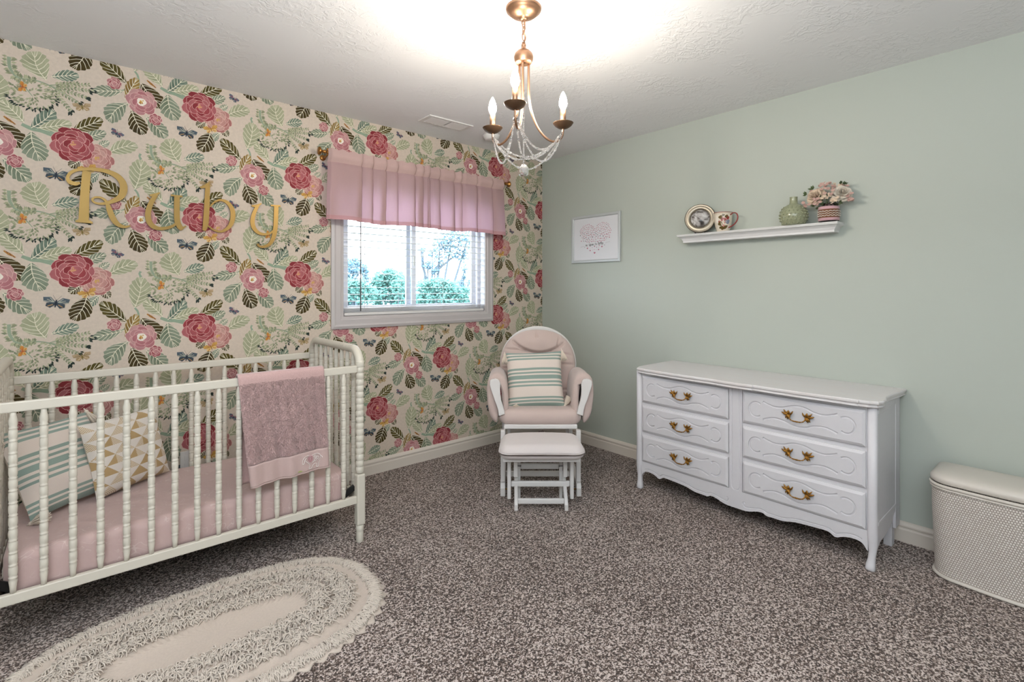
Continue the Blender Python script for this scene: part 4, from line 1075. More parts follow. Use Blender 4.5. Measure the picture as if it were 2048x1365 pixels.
# top: serpentine moulded slab
tp = [(-.004, -1.325), (-.36, -1.325), (-.425, -1.332), (-.468, -1.352), (-.480, -1.380), (-.480, -1.415), (-.487, -1.418), (-.490, -1.50), (-.4985, -1.65), (-.4965, -1.80), (-.493, -1.893), (-.500, -1.896), (-.506, -2.0), (-.500, -2.098), (-.493, -2.101), (-.4965, -2.18), (-.4985, -2.32), (-.490, -2.48), (-.487, -2.571), (-.480, -2.574), (-.478, -2.610), (-.462, -2.643), (-.43, -2.655), (-.37, -2.652), (-.32, -2.640), (-.25, -2.638), (-.16, -2.645), (-.09, -2.652), (-.004, -2.655)]
tp = [(x, y) for x, y in tp]
b = MB(); lev = [(.008, .748), (.004, .752), (.009, .758), (.006, .764), (0, .768), (0, .776), (.004, .7805)]
cxm, cym = -.24, -1.985; vs = []; n = len(tp)
for d, z in lev:
    for x, y in tp: vs.append((fr(x+(d if x < cxm else 0)), wy(y+(d if y < cym else -d)), z))
b.add(vs, [(i*n+k, i*n+(k+1) % n, (i+1)*n+(k+1) % n, (i+1)*n+k) for i in range(len(lev)-1) for k in range(n)]+[tuple(reversed(range(n))), tuple((len(lev)-1)*n+k for k in range(n))])
b.build('top', M['dresser_top'], dr, merge=True)

# ------------------------------------------------------------------ hamper
hp_ = thing('hamper', 'cream wicker laundry hamper with a padded lid beside the dresser', 'hamper', (-.175, -3.06, 0))
def plan(hx, hy, r, bow, n=10):
    out = []
    out += [(hx, hy-.01), (hx-.01, hy)]
    for k in range(n+1):
        a = PI/2+PI/2*k/n; out.append((-hx+r*1.0+r*math.cos(a)*1.0, hy-r+r*math.sin(a)))
    for k in range(1, 12):
        t = k/12; out.append((-hx-bow*math.sin(PI*t), hy-r-(2*hy-2*r)*t))
    for k in range(n+1):
        a = PI+PI/2*k/n; out.append((-hx+r+r*math.cos(a), -hy+r+r*math.sin(a)))
    out += [(hx-.01, -hy), (hx, -hy+.01)]
    return out
b = MB(); lv = [(.004, .965), (.03, .97), (.20, .985), (.32, 1.0), (.418, 1.0)]
vs, uv = [], []
for z, q in lv:
    p = plan(.130*(.90 if z < .1 else .95 if z < .25 else 1), .270*q, .085, .012); L_ = 0
    for i, (x, y) in enumerate(p):
        if i: L_ += math.hypot(x-p[i-1][0], y-p[i-1][1])
        vs.append((x, y, z)); uv.append((L_, z))
n = len(p); b.add(vs, [(i*n+k, i*n+k+1, (i+1)*n+k+1, (i+1)*n+k) for i in range(len(lv)-1) for k in range(n-1)], 0, True, uv)
b.add([(.118, -.25, .004), (.118, .25, .004), (.13, .27, .418), (.13, -.27, .418)], [(0, 1, 2, 3)], 0, False, [(0, 0), (.5, 0), (.5, .41), (0, .41)])
b.build('woven_body', M['weave'], hp_)
for nm, z, q, r in (('bottom_rim', .010, .966, .008), ('top_rim', .416, 1.0, .0075)):
    p = plan(.130*(.90 if z < .1 else 1)+.002, .270*q+.002, .085, .012); b = MB(); b.tube([(x, y, z) for x, y in p], r, 8, True)
    if nm == 'top_rim': b.tube([(x, y, z-.012) for x, y in p], r*.7, 8, True)
    b.build(nm, M['lid'], hp_)
b = MB(); lv = [(.004, .4265), (.0, .430), (.0, .446), (.006, .456), (.02, .464), (.05, .469), (.09, .472)]; vs = []
for d, z in lv:
    for x, y in plan(.134-d*.9, .275-d, max(.02, .088-d*.9), .012): vs.append((x, y, z))
n = len(plan(.1, .2, .05, .01)); b.add(vs, [(i*n+k, i*n+(k+1) % n, (i+1)*n+(k+1) % n, (i+1)*n+k) for i in range(len(lv)-1) for k in range(n)]+[tuple(reversed(range(n))), tuple((len(lv)-1)*n+k for k in range(n))], 0, True)
b.build('lid', M['lid'], hp_)
# ------------------------------------------------------------------ letters on the floral wall
def stroke(b, pts, ws, n=6, up=0):
    P_ = smooth(pts, n); m = len(P_); W = []
    for i in range(m):
        t = i/(m-1)*(len(ws)-1); k = min(len(ws)-2, int(t)); W.append(ws[k]+(ws[k+1]-ws[k])*(t-k))
    Lf, Rt = [], []
    for i, p in enumerate(P_):
        a = P_[max(0, i-1)]; c = P_[min(m-1, i+1)]; d = (c-a); d.normalize(); nn = Vector((-d.y, d.x, 0))*W[i]/2
        Lf.append(p+nn); Rt.append(p-nn)
    vs = []
    for dep in (0, -.009-up):
        k = .0016 if dep else 0
        vs += [(p.x, dep-k*i/m, p.y) for i, p in enumerate(Lf)]+[(p.x, dep-k*i/m, p.y) for i, p in enumerate(Rt)]
    f = []
    for i in range(m-1):
        f += [(2*m+i, 2*m+i+1, 3*m+i+1, 3*m+i), (i+1, i, m+i, m+i+1), (i, i+1, 2*m+i+1, 2*m+i), (m+i+1, m+i, 3*m+i, 3*m+i+1)]
    f += [(0, 2*m, 3*m, m), (m-1, 2*m-1, 4*m-1, 3*m-1)]
    b.add(vs, f)
def letter(name, label, strokes):
    xs = [p[0] for s in strokes for p in s[0]]; zs = [p[1] for s in strokes for p in s[0]]
    ox, oz = sum(xs)/len(xs), min(zs); b = MB()
    for k, (pts, ws, *r) in enumerate(strokes): stroke(b, [(x-ox, z-oz) for x, z in pts], ws, r[0] if r else 6, .0004*(k % 4))
    o = b.build(name, M['gold'], None); o.location = (ox, -.0035, oz)
    tag(o, label, 'wall letter', 'gold letters on the floral wall')
letter('wall_letter', 'large gold capital R on the floral wall', [
    ([(-3.160, 1.876), (-3.163, 1.85), (-3.169, 1.749), (-3.173, 1.622)], [.034, .033, .035, .040]), ([(-3.203, 1.6225), (-3.139, 1.6205)], [.010, .010]), ([(-3.196, 1.628), (-3.145, 1.627)], [.006, .006]),
    ([(-3.187, 1.814), (-3.201, 1.806), (-3.222, 1.810), (-3.232, 1.830), (-3.222, 1.856), (-3.194, 1.876), (-3.148, 1.886), (-3.091, 1.886), (-3.045, 1.868), (-3.020, 1.834), (-3.017, 1.796), (-3.028, 1.763), (-3.052, 1.742), (-3.082, 1.725), (-3.110, 1.718), (-3.132, 1.722), (-3.140, 1.736), (-3.128, 1.748), (-3.105, 1.748), (-3.086, 1.731), (-3.074, 1.692), (-3.060, 1.650), (-3.040, 1.620), (-3.013, 1.609), (-2.988, 1.617)],
     [.010, .018, .020, .013, .013, .014, .016, .020, .027, .031, .032, .028, .022, .015, .011, .009, .009, .009, .010, .013, .024, .026, .022, .014, .006], 5)])
letter('wall_letter', 'gold lowercase u on the floral wall', [
    ([(-2.907, 1.784), (-2.884, 1.790), (-2.863, 1.804)], [.010, .016, .006]), ([(-2.880, 1.790), (-2.900, 1.748), (-2.914, 1.695), (-2.911, 1.650), (-2.893, 1.622), (-2.863, 1.612), (-2.825, 1.620), (-2.797, 1.638), (-2.783, 1.662)], [.020, .022, .025, .026, .024, .018, .015, .013, .010]),
    ([(-2.814, 1.7965), (-2.761, 1.7955)], [.009, .009]), ([(-2.786, 1.797), (-2.787, 1.728), (-2.785, 1.661), (-2.774, 1.629), (-2.762, 1.618)], [.026, .026, .027, .026, .024]), ([(-2.768, 1.612), (-2.745, 1.636)], [.008, .006])])
letter('wall_letter', 'gold lowercase b on the floral wall', [
    ([(-2.679, 1.856), (-2.654, 1.866), (-2.631, 1.892)], [.008, .018, .006]), ([(-2.641, 1.880), (-2.645, 1.763), (-2.651, 1.659), (-2.659, 1.616)], [.022, .027, .028, .018]),
    ([(-2.631, 1.752), (-2.606, 1.784), (-2.575, 1.797), (-2.543, 1.787), (-2.520, 1.754), (-2.514, 1.710), (-2.524, 1.665), (-2.546, 1.634), (-2.578, 1.617), (-2.612, 1.624), (-2.642, 1.646)], [.006, .009, .013, .019, .024, .025, .023, .017, .013, .010, .007])])
letter('wall_letter', 'gold lowercase y on the floral wall', [
    ([(-2.415, 1.782), (-2.389, 1.784), (-2.362, 1.801)], [.009, .016, .006]), ([(-2.383, 1.786), (-2.402, 1.738), (-2.411, 1.690), (-2.402, 1.650), (-2.377, 1.624), (-2.342, 1.617), (-2.308, 1.630), (-2.283, 1.657)], [.018, .021, .024, .023, .019, .014, .012, .009]),
    ([(-2.309, 1.7955), (-2.254, 1.7975)], [.009, .009]), ([(-2.278, 1.797), (-2.280, 1.720), (-2.284, 1.653), (-2.295, 1.600), (-2.316, 1.560), (-2.349, 1.542), (-2.374, 1.544), (-2.383, 1.558)], [.025, .025, .025, .023, .019, .015, .012, .014])])

# ------------------------------------------------------------------ framed heart print on the green wall
af = thing('framed_print', 'white framed print of a pink heart made of small hearts', 'picture', (0, -.625, 1.697))
AY, AZ = .253, .196                                 # half sizes along the wall and up
b = MB(); w = .024
ring = []
for d, x in ((0, -.001), (0, -.016), (.004, -.018), (.018, -.018), (.024, -.010)): ring.append([(x, -AY+d, -AZ+d), (x, AY-d, -AZ+d), (x, AY-d, AZ-d), (x, -AY+d, AZ-d)])
b.add([p for r in ring for p in r], [(i*4+k, i*4+(k+1) % 4, (i+1)*4+(k+1) % 4, (i+1)*4+k) for i in range(4) for k in range(4)]); b.build('frame', M['artframe'], af, bevel=.001)
b = MB(); b.box(-.0085, -.002, -AY+.022, AY-.022, -AZ+.022, AZ-.022); pp = b.build('paper', M['paper'], af)
b = MB(); hb_ = MB
def heart(b, cy, cz, s, mi):
    pts = []
    for k in range(14):
        t = 2*PI*k/14; pts.append((16*math.sin(t)**3/16, (13*math.cos(t)-5*math.cos(2*t)-2*math.cos(3*t)-math.cos(4*t))/16))
    n = len(pts); b.add([(-.0088, cy-s*x, cz+s*y) for x, y in pts]+[(-.0088, cy, cz)], [(i, (i+1) % n, n) for i in range(n)], mi)
rg = random.Random(12); placed = []
SC = .0093
OUT = [(16*math.sin(t)**3*.0102, (13*math.cos(t)-5*math.cos(2*t)-2*math.cos(3*t)-math.cos(4*t)+2.6)*.0086) for t in [2*PI*k/90 for k in range(90)]]
def big(x, z):
    c = False
    for (x1, z1), (x2, z2) in zip(OUT, OUT[1:]+OUT[:1]):
        if (z1 > z) != (z2 > z) and x < (x2-x1)*(z-z1)/(z2-z1)+x1: c = not c
    return c
for px, py, q in ((460,905,35),(520,955,32),(615,1005,46),(700,940,33),(770,880,36),(615,870,30),(715,855,24),(515,865,20),(565,895,19),(660,890,19),(825,850,18),(400,880,16),(610,935,18),(575,945,11),(650,940,11),(705,895,13),(520,910,12),(665,860,12),(560,860,11),(775,840,13),(460,862,12),
                  (325,748,24),(378,750,20),(925,697,26),(748,712,27),(865,710,17),(640,725,20)):
    x = (px-170)/915*.447-.2235; z = (705-py-(px-628)*.035)/900*.352; r = q*.00023
    placed.append((x, z, r)); heart(b, -x, z, r, 0 if q > 20 else rg.choice([0, 1, 2]))
for tries in range(9000):
    if rg.random() < 0: break
    x = rg.uniform(-.165, .165); z = rg.uniform(-.03, .15)
    if not big(x, z): continue
    low = max(0, min(1, (.09-z)/.22)); r = rg.uniform(.0036, .0052)+low*rg.uniform(0, .0075)
    if -.066-r*.7 < z+.0 < -.038+r*.6: continue
    if any((x-a)**2+(z-c)**2 < ((r+q)*1.30)**2 for a, c, q in placed): continue
    placed.append((x, z, r)); heart(b, -x, z, r, rg.choice([0, 0, 1, 1, 2]) if z > -.04 else rg.choice([0, 0, 0, 1]))
b.build('printed_hearts', [M['pinkink'], M['pinkpale'], M['greyink']], pp)
# the hand-lettered line across the heart
b = MB()
def pen(pts, s=1, r=.0012): b.tube(smooth([(-.0089, -x, z) for x, z in pts], 4), r, 5)
G = {'a': [[(.008, .010), (.002, .012), (0, .006), (.003, 0), (.008, .004), (.008, .012), (.009, 0)]], 'c': [[(.008, .012), (.002, .010), (.001, .004), (.004, 0), (.009, .002)]], 'U': [[(0, .018), (0, .006), (.004, 0), (.008, .004), (.009, .018)], [(.009, .018), (.009, .002), (.012, 0)]],
     'p': [[(0, .012), (.001, -.007)], [(0, .009), (.004, .012), (.007, .007), (.003, .001), (0, .003)]], 'o': [[(.004, .011), (0, .006), (.003, 0), (.008, .004), (.007, .010), (.004, .011)]], 'n': [[(0, .011), (.001, 0)], [(.001, .007), (.004, .011), (.007, .008), (.008, 0), (.011, .002)]],
     's': [[(.007, .018), (.003, .016), (.002, .006), (.001, -.002)], [(0, .009), (.006, .010)]], 'L': [[(.001, .020), (-.002, .004), (.002, .001), (.009, .003)], [(.001, .020), (.007, .003)]], 'i': [[(0, .014), (0, 0)]], 't': [[(.002, .018), (.002, 0)], [(-.002, .013), (.006, .014)]], 'l': [[(0, .019), (0, .001), (.004, .001)]], 'e': [[(0, .006), (.006, .008), (.004, .012), (0, .008), (.002, 0), (.009, .002)]]}
cx = -.100
for wd in ('ac', 'Upon', 'so', 'Little'):
    for ch in wd:
        for st_ in G[ch]: pen([(cx+x*1.05, -.058+z*1.0+(cx+.1)*.04) for x, z in st_])
        cx += {'U': .0145, 'i': .0055, 't': .008, 'l': .0075, 'L': .0115}.get(ch, .0118)
    cx += .0125
b.build('printed_words', M['ink'], pp)
for q in ([(-.155, -.064), (-.135, -.060), (-.115, -.058)], [(.105, -.045), (.125, -.039), (.15, -.036)]):
    b = MB(); pen(q, 1, .0006); b.build('printed_flourish', M['greyink'], pp)

# ------------------------------------------------------------------ floating shelf and what stands on it
SZ = 1.653
sh = thing('floating_shelf', 'white floating ledge shelf with crown moulding on the green wall', 'shelf', (0, -1.902, 1.60))
b = MB(); vs = []; lv = [(.078, .452, 0), (.078, .452, .012), (.081, .455, .016), (.086, .460, .026), (.097, .468, .035), (.108, .474, .039), (.112, .4765, .041), (.112, .4765, .046), (.115, .478, .048), (.115, .478, .053)]
for d, hl, z in lv: vs += [(-.0005, hl, z), (-d, hl, z), (-d, -hl, z), (-.0005, -hl, z)]
b.add(vs, [(i*4+k, i*4+(k+1) % 4, (i+1)*4+(k+1) % 4, (i+1)*4+k) for i in range(len(lv)-1) for k in range(4)]+[(3, 2, 1, 0), tuple((len(lv)-1)*4+k for k in range(4))]); b.build('ledge', M['white'], sh, bevel=.0008, merge=True)
# round photo frame
pf = thing('photo_frame', 'round pewter frame with a black and white photo on the shelf', 'picture frame', (-.062, -1.566, SZ+.003), math.radians(24))
MX = Matrix.Rotation(-PI/2, 3, 'Y') @ Matrix.Identity(3)
Mt = Matrix.Rotation(math.radians(9), 3, 'Y') @ Matrix(((0, 0, -1), (0, 1, 0), (1, 0, 0)))
oc = (0, 0, .100)
b = MB(); b.lathe([(.052, -.004), (.058, -.004), (.060, .006), (.066, .011), (.080, .013), (.088, .009), (.090, .011), (.094, .010), (.098, .004), (.098, -.006), (.09, -.010), (.0001, -.010)], oc, 48, Mt); b.build('rim', M['pewter'], pf)
b = MB(); b.lathe([(.0001, .001), (.059, .001), (.059, -.001), (.0001, -.001)], oc, 40, Mt); b.build('photo', M['photo'], pf)
b = MB(); b.bar((.008, 0, .09), (.045, 0, .001), .03, .004, (0, 1, 0)); b.build('easel_back', M['black'], pf)
b = MB(); b.box(-.012, .006, .024, .034, 0, .012); b.box(-.012, .006, -.034, -.024, 0, .012); b.build('foot_peg', M['black'], pf)
# mug
mg = thing('mug', 'cream mug painted with roses on the shelf', 'mug', (-.058, -1.722, SZ))
mp_ = [(.0001, 0), (.036, 0), (.0385, .004), (.040, .012), (.048, .035), (.053, .065), (.055, .095), (.0575, .122)]
def mr(z):
    for (r0, z0), (r1, z1) in zip(mp_[1:-1], mp_[2:]):
        if z0 <= z <= z1: return r0+(r1-r0)*(z-z0)/(z1-z0)
    return .0575
b = MB(); b.lathe(mp_+[(.0548, .122), (.0515, .09), (.045, .04), (.0001, .01)], (0, 0, 0), 32); b.build('cup', M['ceramic'], mg)
b = MB(); b.tube([(.0575*math.cos(a), .0575*math.sin(a), .122) for a in [2*PI*k/32 for k in range(32)]], .0016, 6, True); b.build('rim_band', M['cer_red'], mg)
b = MB(); b.tube(smooth([(-.012, -.051, .104), (-.018, -.075, .114), (-.024, -.098, .106), (-.027, -.107, .084), (-.024, -.098, .058), (-.018, -.073, .036), (-.012, -.042, .024)], 5), .0052, 9, flat=.7); b.build('handle', M['cer_red'], mg)
b = MB(); rg = random.Random(5)
def patch(a0, z0, r, mi, lift=.0004, sx=1, n=10):
    pts = []
    for k in range(n):
        t = 2*PI*k/n; q = r*(1+.16*math.sin(3*t+a0*9)); z = z0+q*math.sin(t); a = a0+q*math.cos(t)*sx/.052; R_ = mr(z)+lift; pts.append((R_*math.cos(a), R_*math.sin(a), z))
    R_ = mr(z0)+lift*1.3; pts.append((R_*math.cos(a0), R_*math.sin(a0), z0)); b.add(pts, [(k, (k+1) % n, n) for k in range(n)], mi, True)
fa = math.radians(208)
for a, z, r, mi in ((.05, .066, .0165, 0), (.0, .056, .014, 1), (-.08, .074, .009, 2), (.1, .072, .008, 2), (.02, .066, .006, 1), (.42, .06, .011, 4), (.38, .052, .007, 1), (-.33, .050, .011, 3), (-.28, .087, .009, 3), (.30, .090, .008, 3), (.42, .082, .008, 2), (-.02, .098, .006, 3), (.1, .03, .011, 3), (-.15, .027, .010, 3), (.02, .040, .006, 0), (.34, .034, .006, 3), (-.42, .062, .005, 2), (-.36, .028, .006, 3)): patch(fa+a*1.15, .06+(z-.06)*1.12, r*1.32, mi, .0004+.0003*rg.random())
b.build('rose_decoration', [M['cer_pink'], M['ceramic'], M['cer_red'], M['cer_green'], M['cer_blue']], mg)
# hobnail vase
hv = thing('hobnail_vase', 'round sage green bottle vase covered in raised dots on the shelf', 'vase', (-.076, -2.148, SZ))
vp = [(.0001, 0), (.047, 0), (.055, .005), (.067, .026), (.0725, .050), (.069, .076), (.057, .100), (.037, .117), (.023, .125), (.0200, .132), (.0196, .160), (.0208, .164), (.0188, .1645), (.0165, .158), (.0165, .13)]
b = MB(); b.lathe([(p.x, p.y) for p in smooth(vp[1:9], 4)]+vp[9:], (0, 0, 0), 36); b.build('body', M['sageglaze'], hv)
b = MB(); sp_ = smooth(vp[1:9], 6)
for ri, zt in enumerate((.011, .028, .046, .063, .080, .095, .107)):
    p = min(sp_, key=lambda q: abs(q.y-zt)); n = max(8, int(2*PI*p.x/.0205))
    for k in range(n):
        a = 2*PI*(k+.5*(ri % 2))/n; b.ball((p.x*math.cos(a), p.x*math.sin(a), p.y), .0052 if zt < .1 else .004, 8, 6)
b.build('hobnails', M['sageglaze'], hv)
# ribboned jar and the silk flowers in it
jr = thing('ribboned_jar', 'small glass jar wrapped in pink and lace ribbon on the shelf', 'jar', (-.060, -2.322, SZ))
jr.scale = (1.14, 1.14, 1.0)
b = MB(); b.lathe([(.0001, .001), (.040, .001), (.043, .006), (.0435, .08), (.040, .088), (.036, .09), (.036, .104), (.0335, .104), (.0335, .09), (.0405, .078), (.0405, .008), (.0001, .006)], (0, 0, 0), 28); b.build('glass', M['glass'], jr)
for nm, m_, r, z0, z1 in (('ribbon_band', 'ribbon', .0445, .010, .088), ('burlap_band', 'burlap', .0452, .025, .073), ('lace_band', 'lace', .0462, .034, .062)):
    b = MB()
    if nm == 'lace_band':
        for zc in (.036, .048, .060): b.tube([((r+.0008*math.sin(9*a))*math.cos(a), (r+.0008*math.sin(9*a))*math.sin(a), zc+.0022*math.sin(18*a)) for a in [2*PI*k/110 for k in range(110)]], .0019, 6, True)
    else: b.lathe([(r-.0008, z0), (r, z0+.001), (r, z1-.001), (r-.0008, z1)], (0, 0, 0), 32)
    b.build(nm, M[m_], jr)
bq = thing('silk_flower_bouquet', 'bouquet of peach, cream and pink silk flowers in the ribboned jar', 'flowers', (-.060, -2.322, SZ+.008))
bq.scale = (1.0, 1.28, 1.13)
def rose3(c, d, R, m, name='rose_bloom', seed=1):
    rg = random.Random(seed); d = Vector(d).normalized(); q = d.orthogonal().normalized(); r = d.cross(q); c = Vector(c); b = MB()
    for ring, (n, rad, open_, hgt) in enumerate(((3, .14, .15, .62), (4, .28, .35, .62), (5, .46, .62, .58), (6, .66, .95, .48), (7, .82, 1.3, .30))):
        for k in range(n):
            a0 = 2*PI*(k+.5*ring)/n+rg.uniform(-.2, .2); wdt = 1.25*PI/n+.25; ph = rg.uniform(0, 6)
            def fn(u, v):
                a = a0+(u-.5)*2*wdt*(1-.15*v); rr = R*(.08+(rad-.08)*v**.7+.10*max(0, v-.7)*open_+.03*math.sin(6*u+ph)*v)
                h = R*(-.35*(ring/4)+hgt*v-(.30*open_*max(0, v-.6)**1.2)+.05*math.sin(5*u+ph)*v-.25*(abs(u-.5)*2)**2*v)
                return c+q*math.cos(a)*rr+r*math.sin(a)*rr+d*h
            b.grid(fn, 6, 6)
    o = b.build(name, m, bq); return o
rose3((-.022, .050, .130), (-.85, .40, .30), .048, M['petal_peach'], seed=2)
rose3((-.022, -.056, .130), (-.80, -.45, .30), .048, M['petal_cream'], seed=7)
rg = random.Random(21); 
for i, c in enumerate(((-.040, .000, .112), (-.030, .012, .165), (-.020, -.010, .172), (.012, .022, .178), (.012, -.030, .172), (-.046, -.012, .138), (-.018, .082, .088), (-.040, .034, .096), (-.040, -.030, .094), (-.020, -.078, .105), (.022, .060, .150), (.03, -.055, .165))):
    b = MB(); c = Vector(c)
    for j in range(6):
        cc = c+Vector((rg.uniform(-.014, .006), rg.uniform(-.016, .016), rg.uniform(-.016, .016))); d = Vector((-.7+rg.uniform(-.4, .4), rg.uniform(-.6, .6), rg.uniform(0, .8))).normalized(); q = d.orthogonal().normalized(); r = d.cross(q)
        for k in range(5):
            a = 2*PI*k/5+j; o_ = q*math.cos(a)+r*math.sin(a); s_ = d.cross(o_)
            b.add([cc, cc+o_*.005+s_*.0042+d*.002, cc+o_*.0098+d*.003, cc+o_*.005-s_*.0042+d*.002], [(0, 1, 2, 3)], 0, True)
    b.build('blossom_cluster', M['petal_pink'] if i % 4 else M['petal_peach'], bq)
for i, (c, d) in enumerate((((-.01, .058, .165), (-.2, .5, .7)), ((-.012, -.045, .172), (-.1, -.4, 1)), ((-.02, -.06, .168), (-.3, -.5, .7)), ((-.03, .078, .140), (-.3, 1, .3)), ((-.01, .03, .075), (-.4, .6, -.4)), ((-.012, -.025, .078), (-.5, -.5, -.3)), ((-.030, .010, .086), (-.8, .1, -.2)), ((-.025, -.045, .084), (-.6, -.6, -.1)), ((-.025, .045, .084), (-.6, .6, -.1)))):
    b = MB(); c = Vector(c); d = Vector(d).normalized(); q = d.orthogonal().normalized(); r = d.cross(q)
    for k in range(8):
        o_ = (d*1.0+q*rg.uniform(-.8, .8)+r*rg.uniform(-.8, .8)).normalized(); s_ = o_.cross(Vector((rg.random(), rg.random(), .3))).normalized(); L_ = rg.uniform(.014, .024)
        b.add([c, c+o_*L_*.5+s_*.005, c+o_*L_, c+o_*L_*.5-s_*.005], [(0, 1, 2, 3)], 0, True)
    b.build('leaf_sprig', M['leafsilk'], bq)
b = MB()
for k in range(9):
    a = 2*PI*k/9; b.tube([(.018*math.cos(a), .018*math.sin(a), .002), (.022*math.cos(a+.3), .022*math.sin(a+.3), .08), (.03*math.cos(a+.4)-.01, .045*math.sin(a+.4), .135)], .0018, 5)
b.build('stems', M['leafsilk'], bq)
# ------------------------------------------------------------------ chandelier
CHX, CHY = -1.8137, -1.7520
ch = thing('chandelier', 'bronze three-candle chandelier with crystal bead swags hanging from the ceiling', 'chandelier', (CHX, CHY, H))
cz = lambda z: z-H
b = MB(); b.lathe([(.0001, cz(2.388)), (.010, cz(2.388)), (.017, cz(2.393)), (.019, cz(2.398)), (.030, cz(2.402)), (.050, cz(2.410)), (.062, cz(2.420)), (.065, cz(2.425)), (.071, cz(2.428)), (.073, cz(2.436)), (.073, cz(2.44))], (0, 0, 0), 40); b.build('canopy', M['bronze'], ch)
b = MB()
zc = 2.374; k = 0
b.tube([(.0, .011*math.cos(a), cz(2.384)+.010*math.sin(a)) for a in [2*PI*i/16 for i in range(16)]], .0022, 7, True)
while zc > 2.30:
    c, s = (1, 0) if k % 2 == 0 else (.2, 1)
    b.tube([(.0075*math.cos(a)*c, .0075*math.cos(a)*s+.001*k*0, cz(zc)+.0165*math.sin(a)*(1 if abs(math.sin(a)) < .8 else 1)) for a in [2*PI*i/18 for i in range(18)]], .0021, 7, True); zc -= .0255; k += 1
b.tube(smooth([(.004, .003, cz(2.39)), (.010, .002, cz(2.36)), (-.006, -.006, cz(2.34)), (.008, -.004, cz(2.32)), (.0, .0, cz(2.295))], 6), .0024, 6)
b.build('chain', M['bronze'], ch)
b = MB(); b.lathe([(.0001, cz(2.300)), (.007, cz(2.300)), (.0075, cz(2.292)), (.0095, cz(2.290)), (.0095, cz(2.284)), (.008, cz(2.282)), (.0095, cz(2.280)), (.0095, cz(2.274)), (.012, cz(2.270)), (.025, cz(2.264)), (.036, cz(2.252)), (.0395, cz(2.240)), (.038, cz(2.228)), (.034, cz(2.220)), (.031, cz(2.214)), (.0001, cz(2.216))], (0, 0, 0), 36); b.build('hub', M['bronze'], ch)
b = MB(); b.tube([(0, 0, cz(2.216)), (0, 0, cz(2.10))], .0022, 6); b.build('wire', M['bronze'], ch)
A1 = math.atan2(-.1074, -.140); ends = []
for i in range(3):
    a = A1+2*PI/3*i; ca, sa = math.cos(a), math.sin(a)
    arm = [(.022, 2.216), (.022, 2.15), (.0235, 2.08), (.034, 2.02), (.058, 1.962), (.092, 1.922), (.128, 1.906), (.156, 1.913), (.172, 1.934), (.176, 1.966)]
    b = MB(); b.tube(smooth([(r*ca, r*sa, cz(z)) for r, z in arm], 5), .0048, 10)
    ar = b.build('candle_arm', M['bronze'], ch)
    o = (.176*ca, .176*sa, 0)
    b = MB(); b.lathe([(.0001, cz(1.962)), (.008, cz(1.962)), (.022, cz(1.967)), (.034, cz(1.975)), (.0425, cz(1.986)), (.0432, cz(1.9875)), (.041, cz(1.987)), (.032, cz(1.978)), (.018, cz(1.972)), (.0001, cz(1.971))], o, 32); b.build('drip_cup', M['bronze_dark'], ar)
    b = MB(); b.lathe([(.0001, cz(1.972)), (.0118, cz(1.972)), (.0118, cz(2.044)), (.0095, cz(2.0445)), (.0001, cz(2.0445))], o, 20); b.build('candle_sleeve', M['bronze'], ar)
    b = MB(); b.lathe([(p.x, cz(p.y)) for p in smooth([(.006, 2.045), (.009, 2.047), (.0155, 2.060), (.0172, 2.070), (.0155, 2.085), (.0105, 2.102), (.005, 2.114), (.0008, 2.120)], 3)], o, 20); b.build('bulb', M['bulb'], ar)
    ends.append(Vector((.174*ca, .174*sa, cz(1.950))))
def strand(P_, big=()):
    b = MB(); L_ = 0; nxt = 0; k = 0; pos = []
    for p, q in zip(P_[:-1], P_[1:]):
        d = (q-p).length
        while nxt <= L_+d:
            pos.append((p+(q-p)*((nxt-L_)/d), (q-p).normalized())); kk = len(pos); nxt += .0072 if kk % 9 not in (3, 4) else .014
        L_ += d
    for i, (p, t) in enumerate(pos):
        if (i+1) % 9 == 4:
            q = Vector((0, 0, 1)).rotation_difference(t).to_matrix(); b.ball(p, .0052, 8, 6, (1, 1, 2.1), q)
        else: b.ball(p, .0036 if i % 3 else .0041, 8, 6)
    b.build('bead_strand', M['crystal'], ch)
def swag(a, c, sag, n=40, off=Vector((0, 0, 0))):
    return [a+(c-a)*(k/n)+Vector((0, 0, -sag*4*(k/n)*(1-k/n)))+off*math.sin(PI*k/n) for k in range(n+1)]
for i in range(3):
    a, c = ends[i], ends[(i+1) % 3]; m = (a+c)/2; m.z = 0
    strand(swag(a, c, .150)); strand(swag(a, c, .100, off=m*-.12))
bt = Vector((0, 0, cz(1.806)))
for i in range(3):
    strand(swag(ends[i], bt+Vector((0, 0, .018)), .035, 34))
strand([Vector((0, 0, cz(2.10))), bt])
b = MB(); b.lathe([(.0001, cz(1.802)), (.006, cz(1.801)), (.012, cz(1.797)), (.019, cz(1.788)), (.0215, cz(1.777)), (.0195, cz(1.764)), (.021, cz(1.761)), (.015, cz(1.753)), (.0001, cz(1.7525))], (0, 0, 0), 24); b.build('crystal_ball', M['glass'], ch)
# ------------------------------------------------------------------ oval shag rug
rugc = Vector((-2.805, -1.152, 0)); RA, RB, RN = .612, .385, 2.6
rug = thing('oval_rug', 'oval oat coloured shag rug with raised rings beside the crib', 'rug', rugc)
def outl(a):
    c, s = math.cos(a), math.sin(a); q = (abs(c/RA)**RN+abs(s/RB)**RN)**(-1/RN); return q*c, q*s
NA = 720; TAB = [outl(2*PI*k/NA) for k in range(NA)]
